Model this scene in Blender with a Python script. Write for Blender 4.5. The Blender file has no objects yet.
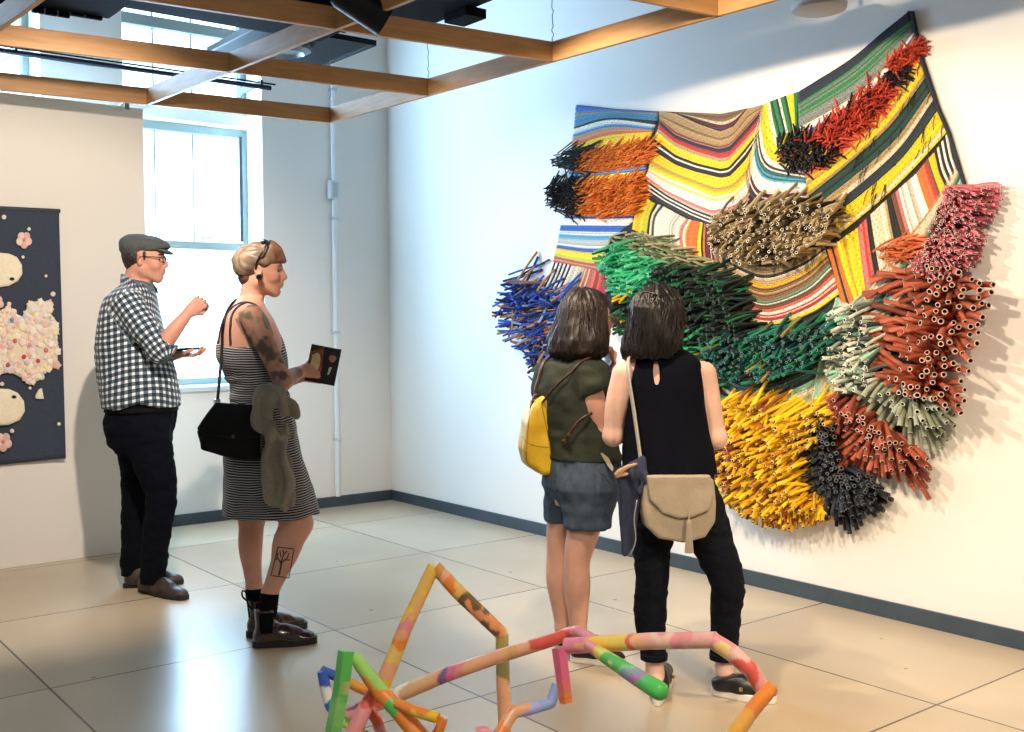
import bpy, bmesh, math, random
import numpy as np
from mathutils import Vector, Matrix, noise
random.seed(7); RNG = np.random.default_rng(11)
S = bpy.context.scene
COL = S.collection
# ------------------------------------------------------------ camera
FPX = 1071.52
YAW, PIT, ROL = [math.radians(a) for a in (38.0238, 2.3217, -0.3846)]
CAM = np.array([-4.3893, -7.1507, 1.376])
FW = np.array([math.sin(YAW)*math.cos(PIT), math.cos(YAW)*math.cos(PIT), -math.sin(PIT)])
_r = np.array([math.cos(YAW), -math.sin(YAW), 0.0]); _u = np.cross(_r, FW)
RT = _r*math.cos(ROL)+_u*math.sin(ROL); UP = -_r*math.sin(ROL)+_u*math.cos(ROL)
RH = _r.copy()                                   # horizontal right
FH = np.array([math.sin(YAW), math.cos(YAW), 0.0])  # horizontal away
ZZ = np.array([0, 0, 1.0])
def ray(x, y): return FW + RT*(x-512)/FPX - UP*(y-366)/FPX
def on_plane(x, y, ax, v):
    d = ray(x, y); return CAM + d*((v-CAM[ax])/d[ax])
def at_depth(x, y, z): return CAM + ray(x, y)*z
cd = bpy.data.cameras.new('camera'); cam = bpy.data.objects.new('camera', cd); COL.objects.link(cam)
cd.sensor_width = 36; cd.lens = FPX/1024*36; cd.clip_start = .05; cd.clip_end = 200
M = Matrix.Identity(4)
for i in range(3):
    M[i][0] = RT[i]; M[i][1] = UP[i]; M[i][2] = -FW[i]; M[i][3] = CAM[i]
cam.matrix_world = M
S.camera = cam
S.view_settings.view_transform = 'Standard'; S.view_settings.look = 'None'
S.view_settings.gamma = 1; S.view_settings.use_curve_mapping = False
S.view_settings.exposure = 0.0
# ------------------------------------------------------------ materials
def srgb(c):
    if isinstance(c, str):
        c = tuple(int(c[i:i+2], 16) for i in (0, 2, 4))
    c = [v/255 for v in c]
    return tuple((v/12.92 if v <= .04045 else ((v+.055)/1.055)**2.4) for v in c)+(1.0,)
_m = {}
def lin(c): return np.array(srgb(c)[:3])
def mat(name, color=None, rough=.6, metal=0.0, attr=None, var=.0, vscale=20, bump=0.0, bscale=60, spec=.5,
        emit=None, sheen=0, coat=0, stretch=None, sss=0):
    if name in _m: return _m[name]
    m = bpy.data.materials.new(name); m.use_nodes = True; nt = m.node_tree; b = nt.nodes['Principled BSDF']
    L = nt.links.new
    b.inputs['Roughness'].default_value = rough; b.inputs['Metallic'].default_value = metal
    b.inputs['Specular IOR Level'].default_value = spec
    if sheen: b.inputs['Sheen Weight'].default_value = sheen
    if coat: b.inputs['Coat Weight'].default_value = coat; b.inputs['Coat Roughness'].default_value = .1
    if sss:
        b.inputs['Subsurface Weight'].default_value = sss; b.inputs['Subsurface Radius'].default_value = (.012, .005, .003); b.inputs['Subsurface Scale'].default_value = 1.0
    src = None
    if attr:
        a = nt.nodes.new('ShaderNodeAttribute'); a.attribute_name = attr; src = a.outputs['Color']
    elif color is not None:
        b.inputs['Base Color'].default_value = srgb(color)
    tc = nt.nodes.new('ShaderNodeTexCoord'); mp = nt.nodes.new('ShaderNodeMapping'); L(tc.outputs['Object'], mp.inputs['Vector'])
    if stretch: mp.inputs['Scale'].default_value = stretch
    if var:
        n = nt.nodes.new('ShaderNodeTexNoise'); n.inputs['Scale'].default_value = vscale; n.inputs['Detail'].default_value = 5
        L(mp.outputs[0], n.inputs['Vector'])
        mr = nt.nodes.new('ShaderNodeMapRange'); mr.inputs[1].default_value = .3; mr.inputs[2].default_value = .7
        mr.inputs[3].default_value = 1-var; mr.inputs[4].default_value = 1+var; L(n.outputs['Fac'], mr.inputs[0])
        mx = nt.nodes.new('ShaderNodeVectorMath'); mx.operation = 'SCALE'
        if src: L(src, mx.inputs[0])
        else: mx.inputs[0].default_value = srgb(color)[:3]
        L(mr.outputs[0], mx.inputs['Scale']); L(mx.outputs[0], b.inputs['Base Color'])
    elif src: L(src, b.inputs['Base Color'])
    if bump:
        n = nt.nodes.new('ShaderNodeTexNoise'); n.inputs['Scale'].default_value = bscale; n.inputs['Detail'].default_value = 4
        L(mp.outputs[0], n.inputs['Vector'])
        bp = nt.nodes.new('ShaderNodeBump'); bp.inputs['Strength'].default_value = bump; bp.inputs['Distance'].default_value = .01
        L(n.outputs['Fac'], bp.inputs['Height']); L(bp.outputs[0], b.inputs['Normal'])
    if emit:
        b.inputs['Emission Color'].default_value = srgb(emit[0]); b.inputs['Emission Strength'].default_value = emit[1]
    _m[name] = m; return m
# ------------------------------------------------------------ objects
def tag(o, label=None, cat=None, group=None, kind=None):
    if label: o['label'] = label
    if cat: o['category'] = cat
    if group: o['group'] = group
    if kind: o['kind'] = kind
    return o
def empty(name, loc, label, cat, group=None):
    o = bpy.data.objects.new(name, None); COL.objects.link(o); o.location = tuple(loc); o.empty_display_size = .1
    bpy.context.view_layer.update()
    return tag(o, label, cat, group)
def link(name, me, m=None, parent=None):
    """link a mesh given in WORLD coordinates"""
    o = bpy.data.objects.new(name, me); COL.objects.link(o)
    if m is not None:
        for mm in (m if isinstance(m, (list, tuple)) else [m]): me.materials.append(mm)
    if parent is not None:
        o.parent = parent
        loc = Vector((0, 0, 0)); p = parent
        while p is not None: loc += Vector(p.location); p = p.parent
        me.transform(Matrix.Translation(-loc))
    return o
def mesh_np(name, V, F, smooth=True, cols=None, fmat=None, vattr=None):
    me = bpy.data.meshes.new(name)
    V = np.asarray(V, dtype=np.float32); me.vertices.add(len(V)); me.vertices.foreach_set('co', V.ravel())
    F = [np.asarray(f) for f in (F if isinstance(F, list) and len(F) and isinstance(F[0], np.ndarray) and F[0].ndim == 2 else [np.asarray(F)])]
    tot = np.concatenate([np.full(len(f), f.shape[1], dtype=np.int32) for f in F])
    idx = np.concatenate([f.ravel() for f in F]).astype(np.int32)
    me.loops.add(len(idx)); me.loops.foreach_set('vertex_index', idx)
    me.polygons.add(len(tot)); st = np.concatenate([[0], np.cumsum(tot)[:-1]]).astype(np.int32)
    me.polygons.foreach_set('loop_start', st); me.polygons.foreach_set('loop_total', tot)
    me.polygons.foreach_set('use_smooth', np.full(len(tot), smooth))
    if fmat is not None: me.polygons.foreach_set('material_index', np.asarray(fmat, dtype=np.int32))
    if cols is not None:      # per vertex colours (n,3)
        a = me.color_attributes.new('Col', 'FLOAT_COLOR', 'POINT'); c = np.ones((len(V), 4), dtype=np.float32); c[:, :3] = cols; a.data.foreach_set('color', c.ravel())
    for k, v in (vattr or {}).items():
        a = me.attributes.new(k, 'FLOAT', 'POINT'); a.data.foreach_set('value', np.asarray(v, dtype=np.float32))
    me.update(calc_edges=True); me.validate()
    return me
class MB:
    """collects simple solids, in world coordinates, for one mesh"""
    def __init__(s): s.v = []; s.f = []; s.c = []
    def add(s, v, f, c=None):
        b = len(s.v); s.v += [tuple(map(float, p)) for p in v]; s.f += [tuple(i+b for i in q) for q in f]
        s.c += [c or (1, 1, 1)]*len(v); return s
    def box(s, lo, hi, c=None):
        x0, y0, z0 = lo; x1, y1, z1 = hi
        return s.add([(x0,y0,z0),(x1,y0,z0),(x1,y1,z0),(x0,y1,z0),(x0,y0,z1),(x1,y0,z1),(x1,y1,z1),(x0,y1,z1)],
                     [(0,3,2,1),(4,5,6,7),(0,1,5,4),(1,2,6,5),(2,3,7,6),(3,0,4,7)], c)
    def tube(s, pts, r, n=10, caps=True, c=None, sq=None):
        pts = [np.array(p, float) for p in pts]; m = len(pts)
        rr = r if hasattr(r, '__len__') else [r]*m
        T = []
        for i in range(m):
            a = pts[min(i+1, m-1)]-pts[max(i-1, 0)]; T.append(a/(np.linalg.norm(a)+1e-9))
        ref = np.array([0, 0, 1.0]) if abs(T[0][2]) < .9 else np.array([1.0, 0, 0])
        x = np.cross(T[0], ref); x /= np.linalg.norm(x); V = []; Fs = []
        for i in range(m):
            x = x - T[i]*(x@T[i]); x /= np.linalg.norm(x); y = np.cross(T[i], x)
            for k in range(n):
                a = 2*math.pi*(k+.5)/n; V.append(pts[i]+rr[i]*(math.cos(a)*x+math.sin(a)*y*(sq or 1)))
        for i in range(m-1):
            for k in range(n): Fs.append((i*n+k, i*n+(k+1) % n, (i+1)*n+(k+1) % n, (i+1)*n+k))
        if caps: Fs += [tuple(range(n-1, -1, -1)), tuple((m-1)*n+k for k in range(n))]
        return s.add(V, Fs, c)
    def prism(s, poly, ext, c=None):
        """poly: 3D points of a planar outline, ext: thickness vector"""
        n = len(poly); P = [np.array(p, float) for p in poly]; Q = [p+np.array(ext) for p in P]
        return s.add(P+Q, [tuple(range(n)), tuple(range(2*n-1, n-1, -1))]+[(i, (i+1) % n+0, (i+1) % n+n, i+n)[::-1] for i in range(n)], c)
    def lathe(s, c0, axis, prof, n=20, c=None):
        a = np.array(axis, float); a /= np.linalg.norm(a); ref = np.array([0, 0, 1.]) if abs(a[2]) < .9 else np.array([1., 0, 0])
        x = np.cross(a, ref); x /= np.linalg.norm(x); y = np.cross(a, x); V = []; Fs = []
        for (h, r) in prof:
            for k in range(n):
                t = 2*math.pi*k/n; V.append(np.array(c0)+a*h+r*(math.cos(t)*x+math.sin(t)*y))
        for i in range(len(prof)-1):
            for k in range(n): Fs.append((i*n+k, i*n+(k+1) % n, (i+1)*n+(k+1) % n, (i+1)*n+k))
        Fs += [tuple(range(n-1, -1, -1)), tuple((len(prof)-1)*n+k for k in range(n))]
        return s.add(V, Fs, c)
    def build(s, name, m, parent=None, smooth=False, bevel=0, cols=False):
        me = bpy.data.meshes.new(name); me.from_pydata(s.v, [], s.f)
        if cols:
            a = me.color_attributes.new('Col', 'FLOAT_COLOR', 'POINT')
            a.data.foreach_set('color', np.array([tuple(c)[:3]+(1,) for c in s.c], dtype=np.float32).ravel())
        bm = bmesh.new(); bm.from_mesh(me); bmesh.ops.recalc_face_normals(bm, faces=bm.faces); bm.to_mesh(me); bm.free()
        if smooth: me.shade_smooth() if hasattr(me, 'shade_smooth') else None
        o = link(name, me, m, parent)
        if smooth == 'auto':
            me.set_sharp_from_angle(angle=math.radians(40))
        if bevel:
            md = o.modifiers.new('bevel', 'BEVEL'); md.width = bevel; md.segments = 2; md.limit_method = 'ANGLE'
        return o
def px2(pts, ax, v): return [on_plane(x, y, ax, v) for x, y in pts]
def cr(P, n):
    """Catmull-Rom resample of a list of points"""
    P = np.asarray(P, float)
    if len(P) == 2: return P[0]+(P[1]-P[0])*np.linspace(0, 1, n)[:, None]
    Q = np.vstack([2*P[0]-P[1], P, 2*P[-1]-P[-2]]); d = np.r_[0, np.cumsum(np.linalg.norm(np.diff(P, axis=0), axis=1))]
    out = []
    for t in np.linspace(0, d[-1], n):
        i = min(max(np.searchsorted(d, t)-1, 0), len(P)-2); u = (t-d[i])/(d[i+1]-d[i]+1e-9)
        a, b, c, e = Q[i], Q[i+1], Q[i+2], Q[i+3]
        out.append(.5*((2*b)+(c-a)*u+(2*a-5*b+4*c-e)*u*u+(3*b-a-3*c+e)*u**3))
    return np.array(out)
# ============================================================ the room
ROOM_X0, ROOM_Y0, ROOM_H = -7.2, -10.5, 4.3
# floor: polished tan slabs with thin dark joints
def floor_mat():
    m = bpy.data.materials.new('polished_floor'); m.use_nodes = True; nt = m.node_tree; b = nt.nodes['Principled BSDF']; L = nt.links.new
    N = nt.nodes.new
    tc = N('ShaderNodeTexCoord'); sp = N('ShaderNodeSeparateXYZ'); L(tc.outputs['Object'], sp.inputs[0])
    def mth(op, a, b_=None):
        n = N('ShaderNodeMath'); n.operation = op
        for i, v in enumerate((a, b_)):
            if v is None: continue
            if isinstance(v, (int, float)): n.inputs[i].default_value = v
            else: L(v, n.inputs[i])
        return n.outputs[0]
    u = mth('DIVIDE', mth('ADD', sp.outputs[0], .8715), 1.2166); v = mth('DIVIDE', mth('ADD', sp.outputs[1], 1.800), 1.1014)
    def line(t, size, w):
        f = mth('ABSOLUTE', mth('SUBTRACT', mth('FRACT', mth('ADD', t, .5)), .5))
        return mth('LESS_THAN', f, w/size)
    g = mth('MAXIMUM', line(u, 1.2166, .0045), line(v, 1.1014, .0045))
    cb = N('ShaderNodeCombineXYZ'); L(mth('FLOOR', u), cb.inputs[0]); L(mth('FLOOR', v), cb.inputs[1])
    wn = N('ShaderNodeTexWhiteNoise'); L(cb.outputs[0], wn.inputs['Vector'])
    n1 = N('ShaderNodeTexNoise'); n1.inputs['Scale'].default_value = .9; n1.inputs['Detail'].default_value = 3; L(tc.outputs['Object'], n1.inputs['Vector'])
    ramp = N('ShaderNodeValToRGB'); ramp.color_ramp.elements[0].color = srgb('B5A288'); ramp.color_ramp.elements[1].color = srgb('CFBEA3')
    ramp.color_ramp.elements[0].position = .3; ramp.color_ramp.elements[1].position = .75
    L(mth('ADD', mth('MULTIPLY', n1.outputs['Fac'], .7), mth('MULTIPLY', wn.outputs['Value'], .3)), ramp.inputs[0])
    vo = N('ShaderNodeTexVoronoi'); vo.inputs['Scale'].default_value = 2.6; L(tc.outputs['Object'], vo.inputs['Vector'])
    spk = mth('MULTIPLY', mth('LESS_THAN', vo.outputs['Distance'], .03), .55)
    mx = N('ShaderNodeMix'); mx.data_type = 'RGBA'; L(mth('MAXIMUM', mth('MULTIPLY', g, .85), spk), mx.inputs['Factor']); L(ramp.outputs[0], mx.inputs[6]); mx.inputs[7].default_value = srgb('3A332C')
    L(mx.outputs[2], b.inputs['Base Color'])
    n2 = N('ShaderNodeTexNoise'); n2.inputs['Scale'].default_value = 1.2; n2.inputs['Detail'].default_value = 2; L(tc.outputs['Object'], n2.inputs['Vector'])
    b.inputs['Roughness'].default_value = .27
    b.inputs['Specular IOR Level'].default_value = .55
    bp = N('ShaderNodeBump'); bp.inputs['Strength'].default_value = .25; bp.inputs['Distance'].default_value = .003; L(mth('SUBTRACT', 1, g), bp.inputs['Height']); L(bp.outputs[0], b.inputs['Normal'])
    return m
def struct(name, mb, m, parent=None, bevel=0, label=None):
    o = mb.build(name, m, parent, bevel=bevel)
    if parent is None: o['kind'] = 'structure'
    if label: o['label'] = label
    return o
WALL = mat('wall_paint', 'E9E6E0', .75, bump=.04, bscale=220)
struct('floor', MB().box((ROOM_X0-.2, ROOM_Y0-.2, -.1), (.2, .4, 0)), floor_mat(), label='polished tan floor in large slabs with dark joints')
struct('wall_right', MB().box((0, ROOM_Y0-.2, 0), (.2, .4, ROOM_H)), WALL, label='white gallery wall behind the striped tube hanging')
wb = MB(); T = .36
openings = [(-4.70, -3.60), (-3.50, -2.53), (-2.02, -1.045)]
SILL, LINT0, LINT1, HEAD = .945, 2.79, 2.87, 4.02
xs = [ROOM_X0] + [v for o in openings for v in o] + [0]
for i in range(0, len(xs), 2): wb.box((xs[i], 0, 0), (xs[i+1], T, ROOM_H))
for x0, x1 in openings:
    wb.box((x0, 0, 0), (x1, T, SILL)).box((x0, .14, LINT0), (x1, T, LINT1)).box((x0, 0, HEAD), (x1, T, ROOM_H))
struct('wall_back', wb, WALL, label='white end wall with tall deep window openings')
struct('wall_left', MB().box((ROOM_X0-.2, ROOM_Y0, 0), (ROOM_X0, 0, ROOM_H)), WALL)
struct('wall_front', MB().box((ROOM_X0-.2, ROOM_Y0-.2, 0), (0, ROOM_Y0, ROOM_H)), WALL)
struct('ceiling', MB().box((ROOM_X0-.2, ROOM_Y0-.2, ROOM_H), (.2, .4, ROOM_H+.1)), mat('ceiling_paint', '55585C', .8))
BASE = mat('baseboard_paint', '3A4852', .45, var=.12, vscale=9)
struct('baseboard_right', MB().box((-.014, ROOM_Y0, 0), (0, -.0, .078)), BASE, bevel=.002)
struct('baseboard_back', MB().box((ROOM_X0, -.014, 0), (-.014, 0, .078)), BASE, bevel=.002)
# free-standing display panel on the left
PY = -.622
struct('wall_partition', MB().box((-5.6, PY, 0.0), (-2.108, PY+.14, 2.685)), mat('panel_paint', 'E6E0D6', .8, bump=.03, bscale=200), bevel=.003, label='freestanding white display panel behind the man in the flat cap')
# windows
TEAL = mat('window_frame_paint', '8A9A99', .5)
GL = bpy.data.materials.new('window_glass'); GL.use_nodes = True
nt = GL.node_tree; nt.nodes.clear(); o_ = nt.nodes.new('ShaderNodeOutputMaterial'); t_ = nt.nodes.new('ShaderNodeBsdfTransparent'); g_ = nt.nodes.new('ShaderNodeBsdfGlossy'); x_ = nt.nodes.new('ShaderNodeMixShader')
g_.inputs['Roughness'].default_value = .03; t_.inputs['Color'].default_value = (.97, .99, 1, 1); x_.inputs[0].default_value = .05
nt.links.new(t_.outputs[0], x_.inputs[1]); nt.links.new(g_.outputs[0], x_.inputs[2]); nt.links.new(x_.outputs[0], o_.inputs[0])
YW = .285
def sash(x0, x1, z0, z1, rails, parent, nm='window_frame', fw=.042):
    m = MB()
    m.box((x0, YW-.03, z0), (x0+fw, YW+.04, z1)).box((x1-fw, YW-.03, z0), (x1, YW+.04, z1))
    m.box((x0+fw, YW-.03, z0), (x1-fw, YW+.04, z0+.05)).box((x0+fw, YW-.03, z1-.06), (x1-fw, YW+.04, z1))
    for z, h in rails: m.box((x0+fw, YW-.02, z-h/2), (x1-fw, YW+.04, z+h/2))
    f = m.build(nm, TEAL, parent, bevel=.003)
    MB().box((x0+fw*.6, YW+.012, z0+.02), (x1-fw*.6, YW+.016, z1-.02)).build('pane', GL, f)
    return f
for n, (x0, x1) in enumerate(openings[::-1]):
    w = bpy.data.objects.new('window_%d' % (n+1), None); COL.objects.link(w); w.location = (x0/2+x1/2, YW, SILL); w['kind'] = 'structure'
    w['label'] = ['tall deep window behind the man and the striped dress woman', 'second tall window seen above the display panel', 'third tall window behind the display panel'][n]
    bpy.context.view_layer.update()
    f = sash(x0, x1, SILL, LINT0, [(1.94, .055)], w)
    if n == 0:
        MB().lathe((x0+.62, YW-.035, 1.985), (0, 0, 1), [(0, .018), (.012, .02), (.016, .008), (.03, .006)], 12).box((x0+.62, YW-.04, 1.995), (x0+.70, YW-.03, 2.003)).build('sash_lock', mat('lock_metal', 'A8B4B8', .4, .5), f)
        # dark weather strip on the right stile of the upper sash
        MB().box((x1-.062, YW-.034, 1.98), (x1-.042, YW-.028, 2.74)).build('weather_strip', mat('dark_strip', '24323A', .6), f)
    sash(x0, x1, LINT1, HEAD, [(3.47, .075)], w)
    MB().box((x0-.0, -.03, SILL-.03), (x1+.0, YW-.03, SILL+.004)).build('window_sill', mat('sill_paint', 'C9DADD', .5), w, bevel=.004)
    if n < 2:
        cm = mat('cord', '7E9298', .8)
        for cx in ((x0+.31), (x0+.585)):
            MB().tube([(cx, YW+.02, 2.74), (cx, YW+.02, 1.97)], .006, 6).build('glazing_cord', cm, w)
            MB().tube([(cx, YW+.02, 3.95), (cx, YW+.02, 2.90)], .006, 6).build('glazing_cord', cm, w)
# conduit with a little junction box
c = empty('conduit_pipe', (-.485, -.02, .08), 'white vertical conduit pipe on the end wall near the corner', 'pipe')
MB().tube([(-.485, -.020, .078), (-.485, -.020, 4.3)], .019, 12).build('pipe', mat('conduit_paint', 'E4EBEE', .4), c, smooth='auto')
j = MB().box((-.53, -.05, 2.30), (-.45, -.0005, 2.44)).build('junction_box', mat('box_plastic', 'D4DADC', .4), c, bevel=.006)
MB().box((-.51, -.056, 2.315), (-.47, -.05, 2.425)).build('cover', mat('box_cover', 'B6BEC2', .4), j, bevel=.002)
for k, z in enumerate((.5, 1.3, 2.15, 3.1)):
    MB().box((-.512, -.043, z), (-.458, -.0005, z+.02)).build('pipe_clip', mat('clip_metal', 'C4CED2', .4, .3), c, bevel=.003)
# wooden beam grid hanging below the ceiling
WOOD = mat('pine_board', 'B98A58', .5, var=.14, vscale=6, stretch=(1, 1, 9), bump=.05, bscale=40)
PALE = mat('pine_board_pale', 'C79A68', .42, var=.12, vscale=6, stretch=(1, 1, 9))
g = empty('beam_grid', (-2.2, -3.2, 2.6), 'suspended grid of flat wooden boards above the visitors', 'ceiling grid')
ZB, ZT = 2.600, 2.692
XB = [-1.19, -2.27, -3.35, -4.43]; YB = [-1.28, -2.28, -3.26, -4.23, -5.2]
node = lambda i, j: np.array([XB[i]+.05*(YB[0]-YB[j]), YB[j]+.115*i, ZB])
def board(a, b, m, ext=0):
    d = (b-a)/np.linalg.norm(b-a); s_ = np.cross(d, (0, 0, 1))*.011; a = a+d*.011*(1-ext); b = b-d*.011*(1-ext)
    return MB().prism([a-s_, b-s_, b+s_, a+s_], (0, 0, ZT-ZB))
for j in range(5): board(node(3, j), node(0, j), WOOD).build('cross_board', WOOD, g, bevel=.0015)
for i, x in enumerate(XB):
    for k in range(len(YB)-1):
        board(node(i, k+1), node(i, k), WOOD, 2 if (i == 0 or k == 0) else 0).build('long_board', WOOD, g, bevel=.0015)
WIRE = mat('hanging_wire', '6A6E72', .5, .6)
for i_ in (0, 2):
    for j_ in range(4):
        x, y = node(i_, j_)[:2]
        zt = 4.3; pts = [(x, y+.0, ZT-.03)]
        for k in range(9):
            pts.append((x+.004*math.sin(k*2.1), y+.004*math.cos(k*3.3), ZT+.0+(k+1)*.018))
        pts += [(x, y, ZT+.25), (x, y, zt)]
        w = MB().tube(pts, .0022, 6).build('hanging_wire', WIRE, g)
# bracket where the grid hooks over the display panel
b = MB().box((-2.245, -.69, 2.69), (-2.215, -.6, 2.70)).box((-2.245, -.70, 2.655), (-2.215, -.692, 2.70)).build('panel_clip', mat('clip_steel', '8C8F90', .4, .7), bevel=.001)
tag(b, 'small steel clip on the top edge of the display panel', 'bracket')
# black equipment hung high up
BLK = mat('black_metal', '0C0E11', .5, spec=.25)
DK = mat('black_duct', '0E1015', .85, var=.1, spec=.08)
d = empty('air_duct', (-1.3, -1.8, 3.0), 'large black duct crossing above the wooden grid', 'duct')
MB().box((-1.45, -5.2, 3.01), (-1.06, -1.85, 3.33)).build('long_duct', DK, d, bevel=.006)
MB().box((-4.6, -1.97, 2.975), (-1.45, -1.64, 3.30)).build('branch_duct', DK, d, bevel=.006)
MB().box((-3.12, -1.99, 2.945), (-2.58, -1.50, 3.32)).build('duct_box', DK, d, bevel=.006)
MB().box((-1.13, -2.62, 2.96), (-1.0, -2.42, 3.01)).build('flange', DK, d, bevel=.003)
for yy in (-3.4, -4.5):
    MB().tube([(-1.25, yy, 3.33), (-1.25, yy, 4.3)], .008, 8).build('drop_rod', WIRE, d)
rg = MB()
x = -3.12
while x < -2.66:
    w_ = random.uniform(.05, .13); rg.box((x, -1.52, 2.93-random.choice([0, .006, .015])), (x+w_, -1.498, 2.96)); x += w_+.004
rg.build('ragged_seal', DK, d)
for x in (-4.2, -2.2): MB().tube([(x, -1.8, 3.3), (x, -1.8, 4.3)], .008, 8).build('drop_rod', WIRE, d)
r_ = empty('track_rail', (-1.9, -.33, 2.93), 'thin black rail running in front of the windows', 'rail')
MB().tube([(-4.5, -.33, 2.985), (-1.13, -.33, 2.985)], .017, 10).build('rail', mat('rail_enamel', '10182E', .3), r_, smooth='auto')
MB().tube([(-4.5, -.30, 3.02), (-1.08, -.30, 3.02)], .006, 8).build('rod', BLK, r_, smooth='auto')
for x in (-4.4, -2.75, -1.2): MB().box((x-.008, -.345, 2.99), (x+.008, -.0, 3.03)).build('bracket', BLK, r_, bevel=.002)
# square black plate with round lamp
p_ = empty('ceiling_speaker', (-1.45, -1.35, 3.0), 'black square hanging plate with a round fitting underneath', 'ceiling fixture')
cx, cy = -1.44, -1.26
MB().box((cx-.34, cy-.34, 3.02), (cx+.34, cy+.34, 3.04)).build('plate', mat('plate_metal', '12161B', .6, spec=.15), p_, bevel=.003)
MB().box((cx-.37, cy-.37, 3.012), (cx+.37, cy-.35, 3.045)).box((cx-.37, cy+.35, 3.012), (cx+.37, cy+.37, 3.045)).box((cx-.37, cy-.35, 3.012), (cx-.35, cy+.35, 3.045)).box((cx+.35, cy-.35, 3.012), (cx+.37, cy+.35, 3.045)).build('plate_frame', BLK, p_, bevel=.002)
MB().lathe((cx-.05, cy-.03, 3.02), (0, 0, -1), [(0, .15), (.03, .15), (.045, .12), (.05, .11), (.035, .10)], 28).build('ring', mat('ring_metal', '8797A4', .25, .7), p_, smooth='auto')
MB().tube([(cx, cy, 3.04), (cx, cy, 4.3)], .01, 8).build('drop_rod', WIRE, p_)
q_ = MB().box((-1.62, -1.62, 3.14), (-1.12, -1.34, 3.17)).box((-1.6, -1.5, 3.17), (-1.55, -1.46, 4.3)).build('baffle_panel', DK, bevel=.003)
tag(q_, 'small black baffle plate above the square hanging plate', 'baffle')
# track spotlights
def spot_head(loc, to, label, lampdir=None):
    loc = np.array(loc, float); to = np.array(to, float); a = to-loc; a /= np.linalg.norm(a)
    e = empty('track_spotlight', loc, label, 'spotlight', 'track spotlights over the grid')
    MB().lathe(loc-a*.12, a, [(0, .035), (.01, .058), (.03, .066), (.225, .066), (.225, .060), (.15, .055)], 28).build('housing', BLK, e, smooth='auto')
    MB().lathe(loc+a*.03, a, [(0, .054), (.008, .05), (.012, .03)], 24).build('lens', mat('lens_glass', 'FFE9C8', .2, emit=('FFE2B4', 6)), e, smooth='auto')
    t = loc-a*.06; MB().tube([t, t+np.array([0, 0, .13]), t+np.array([0, 0, 1.55])], .014, 10).build('stem', BLK, e, smooth='auto')
    MB().box(t+np.array([-.035, -.05, .14]), t+np.array([.035, .05, .2])).build('driver_box', BLK, e, bevel=.004)
    return e, a
LAMP = spot_head((-2.21, -3.42, 2.63), (-1.0, -3.75, 1.95), 'black cylindrical track spotlight poking through the wooden grid')
# round grey fixture above the art wall
o = empty('round_ceiling_fitting', (-.42, -4.30, 2.73), 'round grey fitting at the top edge above the hanging', 'ceiling fixture')
MB().lathe((-.42, -4.26, 2.72), (0, 0, 1), [(0, .10), (.006, .115), (.03, .12), (.05, .09), (.052, .02)], 30).build('disc', mat('fitting_paint', 'A9ADB0', .5), o, smooth='auto')
MB().tube([(-.42, -4.26, 2.77), (-.42, -4.26, 4.3)], .01, 8).build('drop_rod', WIRE, o)
# ------------------------------------------------------------ light
W = bpy.data.worlds.new('world'); S.world = W; W.use_nodes = True
bg = W.node_tree.nodes['Background']; bg.inputs['Color'].default_value = (.60, .82, 1.0, 1); bg.inputs['Strength'].default_value = 4.5
def light(kind, name, loc, to, power, color, size=.1, spot=None, blend=.3, size_y=None):
    l = bpy.data.lights.new(name, kind); o = bpy.data.objects.new(name, l); COL.objects.link(o)
    o.location = loc; o.rotation_euler = (Vector(to)-Vector(loc)).to_track_quat('-Z', 'Y').to_euler()
    l.energy = power; l.color = color
    if kind == 'AREA':
        l.shape = 'RECTANGLE'; l.size = size; l.size_y = size_y or size
    else: l.shadow_soft_size = size
    if kind == 'SPOT': l.spot_size = math.radians(spot); l.spot_blend = blend
    return o
WARM = (1.0, .80, .58)
light('SPOT', 'lamp', (-2.07, -2.40, 2.555), (0, -2.5, .9), 45, (1, .88, .74), .03, 98, .6)  # added weak spot without a head, smooths the wall wash
light('SPOT', 'lamp', (-2.07, -3.46, 2.555), (0, -3.7, .95), 132, WARM, .03, 94, .3)
light('SPOT', 'lamp', (-2.3, -4.6, 2.555), (0, -4.7, .95), 140, WARM, .03, 96, .3)
light('SPOT', 'lamp', (-2.0, -6.3, 2.555), (0, -6.0, .9), 130, WARM, .03, 100, .4)
light('SPOT', 'lamp', (-3.02, -3.55, 2.50), (-2.9, -.62, .80), 250, (1, .86, .73), .03, 84, .6)
light('SPOT', 'lamp', (-2.4, -6.9, 2.55), (-1.1, -4.9, .0), 200, (1, .76, .48), .05, 62, .8)  # unseen spot, aimed to warm the floor at lower right
light('SPOT', 'lamp', (-3.5, -6.4, 2.55), (-2.3, -4.8, .45), 120, (1, .86, .70), .05, 52, .7)  # unseen spot added to brighten the pipe sculpture
# daylight entering at the windows
for (x0, x1) in openings[::-1]:
    light('AREA', 'window_daylight', ((x0+x1)/2, .34, 2.4), ((x0+x1)/2+.5, -3, 1.2), (155 if x0 > -3.55 else 40), (.40, .68, 1), x1-x0-.1, size_y=2.8)
# added overhead area fill for general brightness, no fixture
light('AREA', 'room_fill', (-4.2, -6.8, 4.2), (-3.6, -6.0, 0), 50, (.90, .95, 1), 3.5, size_y=4)
S.view_settings.exposure = 0.2
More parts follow.
